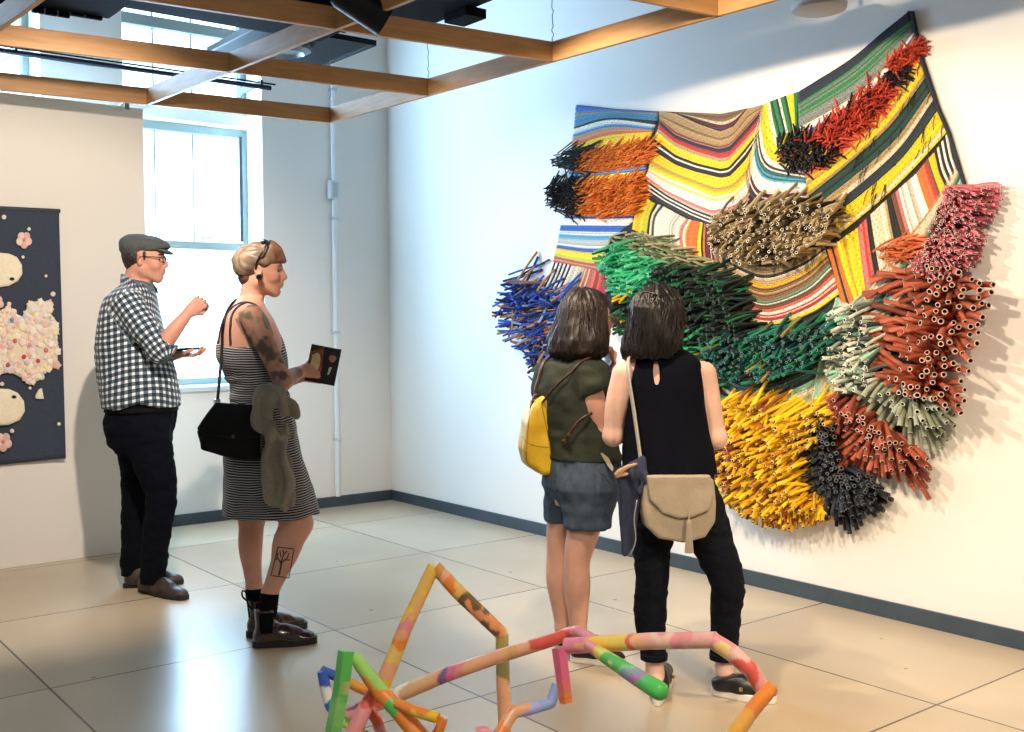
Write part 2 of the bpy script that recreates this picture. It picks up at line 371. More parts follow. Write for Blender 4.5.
# ============================================================ the big striped hanging on the art wall
def wallpt(x, y, d=0.0): return on_plane(x, y, 0, -d)
ART = empty('wall_hanging', (-.01, -3.6, 2.3), 'large striped textile hanging bristling with coloured cloth tubes on the art wall', 'artwork')
FAB = bpy.data.materials.new('striped_cloth'); FAB.use_nodes = True
def _fab(m):
    nt = m.node_tree; b = nt.nodes['Principled BSDF']; L = nt.links.new; N = nt.nodes.new
    b.inputs['Roughness'].default_value = .8; b.inputs['Sheen Weight'].default_value = .2
    a = N('ShaderNodeAttribute'); a.attribute_name = 'Col'; u = N('ShaderNodeAttribute'); u.attribute_name = 'su'; v = N('ShaderNodeAttribute'); v.attribute_name = 'sv'
    def mth(op, x, y=None):
        n = N('ShaderNodeMath'); n.operation = op
        for i, q in enumerate((x, y)):
            if q is None: continue
            if isinstance(q, (int, float)): n.inputs[i].default_value = q
            else: L(q, n.inputs[i])
        return n.outputs[0]
    # dark stitches: short marks every few centimetres along each cord
    fu = mth('ABSOLUTE', mth('SUBTRACT', mth('FRACT', mth('ADD', mth('MULTIPLY', u.outputs['Fac'], 22), mth('MULTIPLY', mth('FLOOR', v.outputs['Fac']), .37))), .5))
    fv = mth('ABSOLUTE', mth('SUBTRACT', mth('FRACT', v.outputs['Fac']), .5))
    st = mth('MULTIPLY', mth('LESS_THAN', fu, .06), mth('LESS_THAN', fv, .28))
    n = N('ShaderNodeTexNoise'); n.inputs['Scale'].default_value = 45; n.inputs['Detail'].default_value = 4
    mr = N('ShaderNodeMapRange'); mr.inputs[1].default_value = .3; mr.inputs[2].default_value = .7; mr.inputs[3].default_value = .72; mr.inputs[4].default_value = 1.2; L(n.outputs['Fac'], mr.inputs[0])
    sc = N('ShaderNodeVectorMath'); sc.operation = 'SCALE'; L(a.outputs['Color'], sc.inputs[0]); L(mr.outputs[0], sc.inputs['Scale'])
    mx = N('ShaderNodeMix'); mx.data_type = 'RGBA'; L(mth('MULTIPLY', st, .55), mx.inputs['Factor']); L(sc.outputs[0], mx.inputs[6]); mx.inputs[7].default_value = srgb('1E1A18')
    L(mx.outputs[2], b.inputs['Base Color'])
_fab(FAB)
C_ = dict(navy='28323F', grey='8C8F88', blue='3E86A8', lblue='5FA6C4', white='EDE8DC', black='1C1D20', tan='B89A6A', dtan='8E7446', yel='F3D21C', ylo='E2B22A',
          org='E07A26', red='C23A3C', pink='D8807C', mar='5C2A32', green='2E8A4E', dgr='1E4A40', mint='9CD6BC', cream='DCCFAE', cob='2F62B4', brn='7A4A34', lgrey='BDBAAE', dred='7A2228', salmon='D9705A', dk='2A2422', teal='2F7068', mag='C0306A', ygr='D6D23A')
MIXC = dict(white=['cream', 'lgrey', 'white', 'white'], yel=['yel', 'yel', 'ylo', 'ygr'], tan=['dtan', 'tan', 'cream', 'brn'], dtan=['tan', 'dk'], green=['grey', 'dgr', 'green'], dgr=['teal', 'black'], org=['ylo', 'salmon', 'org'], navy=['black', 'navy', 'cob'], cream=['tan', 'white'], blue=['lblue', 'navy'], red=['dred', 'salmon'], salmon=['red', 'white', 'brn'], lgrey=['tan', 'white'], ylo=['tan', 'yel'], teal=['dgr', 'lblue'], mint=['cream', 'teal'])
def panel(label, curves, bands, cordw=.0095, thick=.012, sharp=0):
    """curves: rows of pixel control points on the wall; bands[i]: list of (colour, weight) between curve i and i+1"""
    NU = 44
    R3 = []
    for c in curves:
        W0 = np.array([wallpt(x, y) for x, y in c]); A_ = cr(W0, NU)
        if sharp:
            d_ = np.r_[0, np.cumsum(np.linalg.norm(np.diff(W0, axis=0), axis=1))]; t_ = np.linspace(0, d_[-1], NU); B_ = np.stack([np.interp(t_, d_, W0[:, q]) for q in range(3)], -1); A_ = A_*(1-sharp)+B_*sharp
        R3.append(A_)
    rows = []; cols = []; sv = []; hh = []; cord = 0
    for i in range(len(curves)-1):
        w = np.median(np.linalg.norm(R3[i+1]-R3[i], axis=1)); bs = bands[i]; tot = sum(b[1] for b in bs); t = 0
        for cname, wt in bs:
            dt = wt/tot; nc = max(1, int(round(w*dt/cordw))); c = lin(C_[cname])
            for k in range(nc):
                cc = (lin(C_[MIXC[cname][RNG.integers(len(MIXC[cname]))]]) if cname in MIXC and RNG.random() < .30 else c)*RNG.uniform(.78, 1.1); t0 = t+dt*k/nc; t1 = t+dt*(k+1)/nc
                wj = RNG.normal(0, 1, NU); wj = np.convolve(wj, np.ones(9)/9, 'same')[:, None]*.0015
                for q, (f, h) in enumerate(((0.02, .15), (.25, .85), (.5, 1), (.75, .85), (.98, .15))):
                    tt = t0+(t1-t0)*f
                    P = R3[i]*(1-tt)+R3[i+1]*tt+np.array([0, 0, 1.])*wj*(q in (1, 2, 3))
                    P = P.copy(); P[:, 0] = -(thick+.0055*h); rows.append(P); cols.append(np.tile(cc, (NU, 1))); sv.append(np.full(NU, cord+f))
                cord += 1
            t += dt
    V = np.concatenate(rows); n = len(rows)
    idx = np.arange(n*NU).reshape(n, NU)
    Fq = np.stack([idx[:-1, :-1], idx[1:, :-1], idx[1:, 1:], idx[:-1, 1:]], -1).reshape(-1, 4)
    # rim so the cloth has thickness
    per = np.concatenate([idx[0, :], idx[1:, -1], idx[-1, -2::-1], idx[-2:0:-1, 0]])
    W = V[per].copy(); W[:, 0] = -.004; m = len(per); base = len(V)
    V = np.concatenate([V, W]); k = np.arange(m); Fr = np.stack([per, per[(k+1) % m], base+(k+1) % m, base+k], -1)
    cc = np.concatenate([np.concatenate(cols), np.concatenate(cols)[per]]); svv = np.concatenate([np.concatenate(sv), np.zeros(m)])
    L0 = np.linalg.norm(np.diff(R3[0], axis=0), axis=1).sum()
    su = np.concatenate([np.tile(np.linspace(0, L0, NU), n), np.zeros(m)])
    me = mesh_np('woven_panel', V, [Fq, Fr], True, cc, vattr={'su': su, 'sv': svv})
    bm = bmesh.new(); bm.from_mesh(me); bmesh.ops.recalc_face_normals(bm, faces=bm.faces); bm.to_mesh(me); bm.free()
    o = link('woven_panel', me, FAB, ART); o['label'] = label; return o
A = [[(578,105),(617,109),(661,111.5)],[(577,112),(613,111),(660,113)],[(576,127),(610,118),(659,121)],[(575.5,129),(612,120),(657,125)],[(575,134),(612,124),(656,127)],
     [(574.5,137),(612,127),(655,130)],[(574,147),(608,136),(654,132)],[(573,151),(606,148),(651,139)],[(571,172),(605,172),(648,166)],[(570,181),(604,175),(647,171)],
     [(567,216),(600,217),(636,216)],[(563,222),(598,222),(634,222)],[(560,238),(590,240),(612,240)],[(558,248),(586,252),(607,252)],[(556,256),(585,262),(603,264)],[(555,262),(585,268),(603,272)]]
panel('blue, white and yellow striped corner panel', A, [[('navy',1)],[('grey',.3),('blue',.7)],[('black',1)],[('white',1)],[('lblue',.5),('cob',.5)],[('tan',.4),('pink',.2),('org',.4)],[('yel',1)],
      [('org',1)],[('cob',.3),('lblue',.3),('navy',.4)],[('yel',.2),('org',.8)],[('cob',.4),('white',.6)],[('white',.2),('cob',.35),('white',.2),('lblue',.25)],[('lgrey',.5),('white',.2),('cob',.3)],[('yel',.6),('ygr',.4)],[('salmon',.4),('tan',.3),('salmon',.3)]])
panel('black and white upright stripes', [[(556,261),(551,275),(545,287)],[(575,266),(569,280),(563,292)],[(585,267),(580,281),(574,294)],[(604,272),(602,284),(598,296)],[(613,272),(610,286),(606,300)]],
      [[('black',1),('white',1)]*5,[('cream',1)],[('cream',.2),('salmon',.3),('pink',.2),('red',.3)],[('red',.4),('mag',.6)]], cordw=.012)
B7 = [[(661,111.5),(677,113.5),(700,124),(722,131.5),(736,126),(749,109),(765,105)],
      [(661.5,121),(677,135),(697,143),(720,149),(732,146),(747.5,129),(765,109)],
      [(659.6,130),(677,144),(697,152.5),(722,160),(731,158),(745.5,143),(764,122)],
      [(655.7,139),(677,155),(697,163),(722,169),(731,167),(746,150),(762,130)],
      [(653,149.6),(677,165),(697,172),(722,178),(732,176),(747.5,160),(759,140)],
      [(651,168),(669,176),(697,187),(716,195),(736,191),(749,177),(755,160)],
      [(649,173),(669,187),(695,198),(714,205),(736,200),(749,188),(753,175)],
      [(646,179),(669,195.5),(695,209),(714,216),(736,211),(749,200),(751,190)],
      [(643,190),(665,204),(692,218),(712,226),(732,222),(746,215),(750,205)]]
panel('tan, red, yellow and white chevron panel', B7, [[('tan',.5),('dtan',.3),('tan',.4),('pink',.05)],[('navy',.4),('red',.5),('tan',.12)],[('tan',.25),('yel',.75)],[('black',.3),('white',.2),('black',.5)],
      [('yel',.6),('lgrey',.1),('yel',.3)],[('yel',.2),('lgrey',.3),('yel',.15),('white',.5)],[('white',.5),('pink',.3),('cream',.2)],[('black',.2),('white',.15),('black',.2),('white',.15),('navy',.3)]], sharp=.8)
panel('brown and white small chevrons at the top edge', [[(677,113),(690,113.3),(705,113.6),(722,114),(735,111.5),(748,109)],[(677,113.3),(688,117),(702,123),(722,130),(736,125),(748,109.3)]],
      [[('dtan',.15),('brn',.2),('tan',.2),('white',.2),('mar',.35)]])
panel('fan of white, yellow and orange stripes', [[(642.5,192),(637.6,209.5),(633.8,229)],[(653,202),(648,215),(644.5,235)],[(665,206.6),(657,219),(655,243)],[(688,219),(681,233),(685.5,266)],[(702,222),(699,248.6),(708,284)],[(707,224),(707,254.5),(714,286)],[(716,227),(717,262),(733,290)],[(742,220),(735,262),(736,290)]],
      [[('yel',.7),('ygr',.3)],[('ygr',.3),('black',.2),('white',.2),('dgr',.2)],[('white',.8),('lgrey',.1),('white',.3)],[('pink',.2),('white',.15),('org',.3),('pink',.1),('org',.3)],[('yel',.5),('dk',.3),('org',.3)],[('dk',.2),('dred',.3),('dk',.2),('cream',.15),('dred',.3)],[('dtan',.5),('dk',.3),('dtan',.5)]])
panel('white, maroon and teal stripes sagging in a curve', [[(800,92),(799,115),(800,135),(806,145)],[(788,96),(793,120),(797,140),(806,150)],[(774,101),(780,125),(788,148),(807,158)],[(765,105),(766,130),(775,155),(808,165)],[(762,112),(759,140),(768,168),(808,178)],[(758,130),(753,165),(765,190),(808,190)],[(754,150),(748,182),(763,205),(810,203)]],
      [[('green',.4),('yel',.6)],[('dgr',.2),('green',.3),('white',.2),('black',.15),('green',.3)],[('green',.3),('white',.3),('yel',.5)],[('yel',.3),('white',.3),('mar',.15),('white',.1)],[('teal',.5),('white',.5)],[('white',.2),('mar',.3),('white',.15),('navy',.25),('mar',.2)]])
E_ = [[(800,92),(851,60),(885,32),(910,12)],[(800,104),(852,70),(887,40),(913,21)],[(801,128),(850,100),(885,70),(915,33)],[(806,137),(850,112),(885,82),(916,38)],[(805,165),(850,140),(888,100),(918,50)],[(808,180),(850,150),(890,108),(921,60)],
      [(809,197),(852,162),(893,124),(927,78)],[(812,210),(855,177),(897,140),(932,92)],[(822,214),(862,184),(902,147),(935,100)],[(824,224),(866,192),(905,157),(939,111)],[(825,236),(866,204),(903,167),(944,123)],[(826,247),(868,214),(906,180),(949,134)]]
panel('tall corner panel of slanting navy, green, orange and yellow bands', E_, [[('navy',1)],[('green',.6),('grey',.4)],[('white',.6),('cob',.4)],[('dk',.4),('dred',.6)],[('org',1)],[('ylo',.35),('yel',.4),('tan',.25)],[('dgr',1)],[('tan',.8),('cream',.3)],[('navy',.7),('dgr',.3)],[('yel',1)],[('yel',.4),('cream',.4),('yel',.3),('dk',.15)]])
panel('short upright stripes of yellow, pink, cream and black', [[(829,250),(837,280),(845,315)],[(838,243),(846,272),(856,300)],[(859,228),(863,262),(867,291)],[(868,219),(872,252),(877,281)],[(872,215),(877,248),(882,276)],[(888,200),(893,228),(899,252)],[(893,196),(899,219),(905,240)],[(902,188),(908,212),(914,232)],[(918,174),(925,196),(931,212)],[(930,159),(937,180),(943,196)],[(936,153),(941,174),(948,189)],[(949,134),(953,155),(958,170)]],
      [[('org',.4),('navy',.2),('org',.4)],[('yel',1)],[('pink',.5),('red',.5)],[('black',1)],[('cream',1)],[('black',1)],[('brn',.4),('pink',.3),('white',.2)],[('white',1)],[('org',.6),('salmon',.4)],[('yel',1)],[('black',.5),('white',.4)]*3], cordw=.014)
panel('cream and green slanting bands', [[(845,317),(885,266),(925,217),(957,168)],[(862,324),(893,277),(930,228),(960,173)],[(868,324),(897,282),(934,234),(962,178)],[(890,318),(908,290),(940,247),(966,192)]],[[('cream',1)],[('green',.7),('teal',.3)],[('mint',1)]], cordw=.014)
panel('sagging tan, green and red stripes', [[(726,252),(748,262),(770,267),(803,256),(824,243)],[(731,282),(748,295),(770,301),(806,287),(831,264)],[(731,286),(748,299),(770,305),(808,291),(833,269)],[(731,305),(748,317),(775,322),(812,309),(840,290)],[(731,308),(748,321),(775,326),(813,315),(842,296)]],
      [[('dtan',.4),('dk',.15),('tan',.3),('ylo',.2),('tan',.4),('dtan',.2)],[('green',.7),('white',.3)],[('brn',.3),('salmon',.2),('white',.1),('salmon',.2),('cream',.1),('red',.2),('white',.1)],[('yel',.6),('dgr',.4)]])
panel('dark green and mint curved stripes low down', [[(722,330),(750,340),(780,335),(812,325),(838,298)],[(720,378),(745,388),(775,388),(805,376),(820,368)],[(722,386),(745,397),(775,396),(802,386),(817,378)],[(727,392),(750,404),(772,408),(800,402),(814,396)],[(740,400),(762,416),(785,426),(802,414),(816,402)]],
      [[('dgr',.6),('black',.3),('dgr',.6),('grey',.1)]*2,[('teal',.5),('navy',.5)],[('mint',.4),('cream',.6)],[('mint',.3),('cream',.4),('mint',.3)]])
panel('cream and mint strip beside the tubes', [[(838,296),(824,345),(813,400)],[(864,320),(862,350),(850,402)]],[[('mint',.3),('cream',.3)]*3])
out = [(578,105),(617,109),(661,111.5),(722,114),(765,105),(800,92),(851,60),(885,32),(910,12),(921,60),(938,108),(960,172),(966,192),(968,230),(958,300),(945,370),(915,420),(870,460),(820,490),(770,495),(725,480),(705,440),(680,385),(655,345),(615,325),(600,320),(562,335),(550,318),(547,300),(555,262),(567,216),(574,147)]
MB().prism([wallpt(x, y, .002) for x, y in out], (-.007, 0, 0)).build('backing_cloth', mat('backing', '2A2826', .9), ART)
MB().tube([wallpt(x, y, .014) for x, y in [(908,13),(912,12),(922,60),(938,108),(949,133),(960,170),(967,192)]], .009, 8).build('edge_binding', mat('binding', '22252C', .8), ART, smooth='auto')
# loose dark threads hanging on the coloured bands
for k in range(46):
    th = MB()
    t = random.random(); i = random.choice([5, 6, 7, 9, 10]); a = np.array(E_[i][1])*(1-t)+np.array(E_[i][3])*t
    p = [wallpt(a[0], a[1], .022)]
    for q in range(4): a = a+np.array([random.uniform(-2, .5), random.uniform(2, 5)]); p.append(wallpt(a[0], a[1], .020+.006*random.random()))
    th.tube(cr(p, 8), .0016, 5)
    th.build('stitch_thread', mat('thread', '1A1A1C', .8), ART)
# ------------------------------------------------------------ cloth tubes
TUBE = mat('cloth_tube', rough=.62, attr='Col', var=.10, vscale=60, bump=.15, bscale=160, spec=.35)
def inpoly(x, y, P):
    c = False; j = len(P)-1
    for i in range(len(P)):
        if (P[i][1] > y) != (P[j][1] > y) and x < (P[j][0]-P[i][0])*(y-P[i][1])/(P[j][1]-P[i][1])+P[i][0]: c = not c
        j = i
    return c
def sample(P, n):
    xs = [p[0] for p in P]; ys = [p[1] for p in P]; pts = []
    while len(pts) < n:
        best = None; bd = -1
        for _ in range(5):
            while True:
                x = random.uniform(min(xs), max(xs)); y = random.uniform(min(ys), max(ys))
                if inpoly(x, y, P): break
            d = min(((x-a)**2+(y-b)**2 for a, b in pts[-160:]), default=1e9)
            if d > bd: best, bd = (x, y), d
        pts.append(best)
    return pts
def tube_geo(specs, n=8, m=6):
    """specs: (p0, p1, p2, r, colour, rim, hole) quadratic curves; returns arrays"""
    V = []; C = []; F = []; base = 0
    k = np.arange(n); ca = np.cos(2*np.pi*k/n)[:, None]; sa = np.sin(2*np.pi*k/n)[:, None]
    for p0, p1, p2, r, col, rim, hole in specs:
        rings = []; ts = np.linspace(0, 1, m); x = None
        for t in ts:
            p = (1-t)**2*p0+2*t*(1-t)*p1+t*t*p2; T = 2*(1-t)*(p1-p0)+2*t*(p2-p1); T = T/(np.linalg.norm(T)+1e-9)
            if x is None:
                ref = ZZ if abs(T[2]) < .9 else np.array([1., 0, 0]); x = np.cross(T, ref)
            x = x-T*(x@T); x /= np.linalg.norm(x); y = np.cross(T, x)
            rings.append(p+r*(ca*x+sa*y))
        cc = [np.tile(col, (n, 1))]*m
        rings += [p2+r*(ca*x+sa*y), p2+T*.001+r*.68*(ca*x+sa*y)]; cc += [np.tile(rim, (n, 1))]*2
        rings += [p2+T*.001+r*.68*(ca*x+sa*y), p2-T*(2.2*r)+r*.66*(ca*x+sa*y)]; cc += [np.tile(hole, (n, 1))]*2  # bore coloured near black: shade of the hollow end painted in
        V += rings; C += cc; nr = m+4
        idx = base+np.arange(nr*n).reshape(nr, n); j = (k+1) % n
        for a in range(nr-1):
            F.append(np.stack([idx[a, k], idx[a, j], idx[a+1, j], idx[a+1, k]], -1))
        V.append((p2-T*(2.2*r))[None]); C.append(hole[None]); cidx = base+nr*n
        F.append(np.stack([idx[-1, k], idx[-1, j], np.full(n, cidx), np.full(n, cidx)], -1)[:, :3].repeat(1, 0) if False else np.stack([idx[-1, k], idx[-1, j], np.full(n, cidx), idx[-1, k]], -1)[:, :4])
        base += nr*n+1
    V = np.concatenate(V); C = np.concatenate(C); F = np.concatenate(F)
    tri = F[:, 0] == F[:, 3]
    return V, [F[~tri], F[tri][:, :3]], C
ALLT = []
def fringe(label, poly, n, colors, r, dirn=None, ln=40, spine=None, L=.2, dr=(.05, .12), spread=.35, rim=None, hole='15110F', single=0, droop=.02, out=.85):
    wts = [c[1] for c in colors]; specs = []
    if spine is not None: SP = cr([(x, y, 0) for x, y in spine], 40)[:, :2]
    for (x, y) in sample(poly, n):
        cn = random.choices(colors, wts)[0][0]; col = lin(cn)*random.uniform(.75, 1.2)
        rm = lin(rim) if rim else np.minimum(col*1.7+.04, 1)
        rr = r*random.uniform(.85, 1.15)
        if spine is not None:
            i = np.argmin(((SP-np.array([x, y]))**2).sum(1)); i = int(np.clip(i+RNG.integers(-6, 7), 0, 39)); s = SP[i]+RNG.normal(0, 2.5, 2)
            root = wallpt(s[0], s[1], .012); tw = wallpt(x, y, .0); rho = np.linalg.norm(tw-root)
            Lk = L*random.uniform(.85, 1.1)
            if rho > Lk*.97: root = tw+(root-tw)*(Lk*.95/rho); rho = Lk*.95
            d = max(.03, math.sqrt(max(Lk*Lk-rho*rho, 0))*out)
            tip = wallpt(x, y, d)
            mid = root*.5+tip*.5; mid[0] -= .10*min(d+.04, .12); mid[2] += random.uniform(-.01, .03)
        else:
            a = math.atan2(dirn[1], dirn[0])+random.gauss(0, spread); l = ln*random.uniform(.7, 1.15)
            d = random.uniform(*dr); tip = wallpt(x, y, d); root = wallpt(x-l*math.cos(a), y-l*math.sin(a), .012)
            mid = root*.5+tip*.5; mid[0] += random.uniform(-.10, .12)*d; mid[2] += random.uniform(-.006, .012)
        tip = tip.copy(); tip[2] -= droop*.3
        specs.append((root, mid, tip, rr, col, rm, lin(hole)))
    o = None
    if single: specs.sort(key=lambda s: -s[3]*(1-s[2][0]*2)); ind, specs = specs[:single], specs[single:]
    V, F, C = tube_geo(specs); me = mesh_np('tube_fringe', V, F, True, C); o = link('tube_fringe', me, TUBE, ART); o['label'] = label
    if single:
        for s in ind:
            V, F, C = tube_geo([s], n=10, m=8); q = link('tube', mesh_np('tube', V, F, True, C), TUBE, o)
    ALLT.append(n); return o
ORG = [('E07A2C', 4), ('E88A3E', 3), ('C25A22', 2), ('F09A50', 1)]; BK = [('1C1D20', 5), ('2B2C30', 2)]
fringe('orange thin tubes, upper bunch', [(577,154),(600,150),(640,143),(648,144),(645,162),(600,169),(574,171)], 330, ORG, .0040, (-1,.35), 16, dr=(.02,.07))
fringe('black thin tubes, upper bunch', [(549,156),(562,150),(580,149),(578,160),(576,170),(552,166)], 90, BK, .0042, (-1,.12), 24, dr=(.02,.08))
fringe('orange thin tubes, lower bunch', [(572,183),(600,182),(637,176),(637,195),(631,214),(600,218),(575,213)], 520, ORG, .0040, (-1,.3), 15, dr=(.03,.09))
fringe('black thin tubes, lower bunch', [(543,187),(558,181),(575,180),(580,196),(576,214),(556,212),(545,205)], 170, BK, .0044, (-1,.1), 20, dr=(.02,.11), spread=.6)
RD = [('C2402A', 4), ('D4553A', 3), ('A2301E', 2)]
fringe('red thin tubes near the tall corner', [(915,42),(919,52),(908,62),(895,70),(882,67),(893,56)], 110, RD, .0042, (-.9,.35), 15, dr=(.02,.07), spread=.6)
fringe('black thin tubes between the red bunches', [(882,72),(904,68),(905,78),(893,86),(882,83)], 50, BK, .0044, (-.8,.3), 15, dr=(.02,.06), spread=.7)
fringe('red thin tubes, long slanting bunch', [(880,84),(892,90),(868,118),(836,146),(812,151),(802,142),(835,115),(864,92)], 330, RD+[('1C1D20', .6)], .0042, (-.75,.35), 17, dr=(.02,.08), spread=.8)
fringe('black thin tubes under the red bunch', [(777,144),(800,134),(826,150),(836,150),(816,168),(790,170),(776,160)], 260, BK+[('C2402A', .4), ('D8B23A', .1)], .0048, (-.8,.3), 15, dr=(.03,.09), spread=.8, rim='6A6660')
fringe('tan tubes in the middle', [(706,216),(740,207),(785,198),(825,204),(836,212),(815,244),(780,262),(735,264),(708,250)], 350, [('B59C70', 4), ('C9B48C', 3), ('8E7B5A', 2), ('6A5C48', 1.2), ('2A2826', 1)], .0078, (-1,.35), 20, dr=(.06,.19), rim='F0E4CA')
fringe('olive and grey tubes', [(608,237),(640,229),(668,244),(702,262),(722,278),(690,276),(655,268),(630,250)], 150, [('8A8F68', 3), ('5E6447', 2), ('A8A27E', 2)], .0062, (-1,-.42), 26, dr=(.03,.09))
fringe('bright green tubes', [(590,252),(612,244),(650,262),(660,276),(640,292),(606,296),(598,270)], 150, [('35B57C', 4), ('5CD39C', 2), ('1F8F5C', 3)], .0072, (-1,-.05), 28, dr=(.05,.13), rim='CFF0DC')
fringe('black and deep green tubes', [(650,268),(690,266),(718,278),(728,292),(735,335),(700,340),(660,330),(612,335),(605,305),(640,292)], 400, [('1C2622', 4), ('22382E', 3), ('2B3330', 2), ('1F6A44', 1.5)], .0075, (-1,.05), 30, dr=(.07,.17), spread=.25, rim='5E6A64')
fringe('green tubes behind the two visitors', [(604,298),(640,298),(690,335),(705,400),(712,470),(694,440),(665,385),(630,335),(608,328)], 230, [('2A9E64', 3), ('1C5038', 2), ('1C2622', 2), ('E8B00F', .6)], .0078, (-1,.15), 28, dr=(.04,.13))
fringe('teal and green tubes', [(698,338),(730,336),(775,334),(826,324),(828,346),(803,366),(770,380),(735,384),(702,368)], 420, [('1F6A60', 3), ('143C38', 3), ('2B8A6E', 2), ('1A7A42', 1.4), ('22303A', 2), ('6B7A3A', .5), ('C08A5A', .12)], .0080, (-1,.5), 28, dr=(.07,.18), spread=.25, rim='6A8C84')
fringe('blue tubes at the far edge', [(490,312),(498,286),(510,272),(530,288),(556,290),(566,320),(550,372),(522,352),(498,338)], 260, [('2B4BA8', 5), ('3D62C4', 3), ('1E3578', 3), ('C58B52', 3), ('A86A44', 1.5), ('2A2A30', 1), ('9BB4D8', 1)], .0072, (-1,.12), 34, dr=(.05,.2), spread=.42, rim='B9A080')
fringe('olive and black tubes below the blue ones', [(518,345),(552,342),(552,388),(530,380)], 80, [('6E6A44', 2), ('2A2C34', 3), ('2B4BA8', 1)], .0070, (-1,.4), 26, dr=(.05,.14))
fringe('cream and sage tubes', [(826,310),(852,304),(868,322),(868,385),(838,395),(820,365)], 190, [('C7CDB8', 3), ('A9B3A0', 3), ('E2E0CC', 2), ('5A6A62', 1.4), ('2E3836', 2), ('9CD6BC', 1)], .0085, (-1,.05), 30, dr=(.05,.15), spread=.35, rim='E9E4D0')
fringe('orange short tubes beside the pink ones', [(872,250),(895,238),(912,236),(910,256),(884,262)], 50, [('C76A3C', 3), ('D98050', 1)], .0055, (-1,.1), 22, dr=(.03,.09))
fringe('pink tubes', [(908,262),(926,238),(938,205),(950,186),(968,188),(1001,181),(1003,203),(990,222),(984,256),(962,276),(930,278),(908,270)], 400, [('C9676F', 4), ('D98088', 3), ('A94E5A', 2), ('B8585A', 2)], .0054, spine=[(948,192),(946,215),(942,240),(930,264)], L=.20, rim='F4CECE')
TC = [('9C4C34', 4), ('AE5C42', 3), ('85402B', 2)]
fringe('black tubes low down', [(787,450),(800,432),(814,412),(830,418),(838,445),(842,468),(870,474),(898,500),(880,516),(850,534),(828,522),(800,505),(782,482)], 235, [('1D2026', 5), ('2A2E36', 3)], .0098, spine=[(826,432),(842,458),(842,480)], L=.26, rim='6A6C70', out=.55)
fringe('yellow tubes', [(712,402),(740,398),(790,420),(812,404),(832,414),(816,440),(796,455),(790,490),(800,512),(770,522),(735,512),(716,500),(710,470)], 480, [('F2C21A', 5), ('E8B00F', 4), ('FFD52E', 3), ('B9761F', 1.4), ('8A4A20', .8)], .0084, (-.9,.45), 32, dr=(.08,.19), spread=.28, rim='E6C878')
fringe('ochre tubes along the bottom edge', [(728,505),(775,508),(830,506),(822,522),(790,531),(755,526)], 110, [('D9A41C', 3), ('B9761F', 3), ('F2C21A', 2)], .0082, (-.15,1), 26, dr=(.04,.14), spread=.4, rim='D8B070')
fringe('brick red tubes behind the black top', [(704,430),(728,435),(735,460),(725,492),(706,480)], 80, TC, .0085, (-1,.3), 26, dr=(.07,.16), rim='D9B8A0')
fringe('terracotta tubes, lower bunch', [(812,408),(835,398),(870,420),(900,440),(934,462),(930,500),(900,482),(870,476),(845,478),(822,450)], 125, TC+[('7E3428', 2)], .0108, spine=[(850,388),(872,405),(885,425)], L=.30, rim='C9A494', single=15, out=.6)
fringe('sage green tubes', [(848,396),(900,388),(962,400),(955,425),(940,458),(915,445),(870,440),(840,412)], 75, [('8B9078', 4), ('9CA088', 3), ('7A8068', 2)], .0112, spine=[(895,372),(908,385),(915,390)], L=.28, rim='C9C8B4', single=20, out=.6)
fringe('terracotta tubes, large bunch', [(850,318),(870,275),(895,262),(940,264),(1000,280),(994,300),(978,345),(966,390),(962,412),(930,400),(885,398),(854,350)], 150, TC, .0122, spine=[(950,272),(955,300),(945,345),(928,392)], L=.33, rim='C9A894', single=65, out=.6)
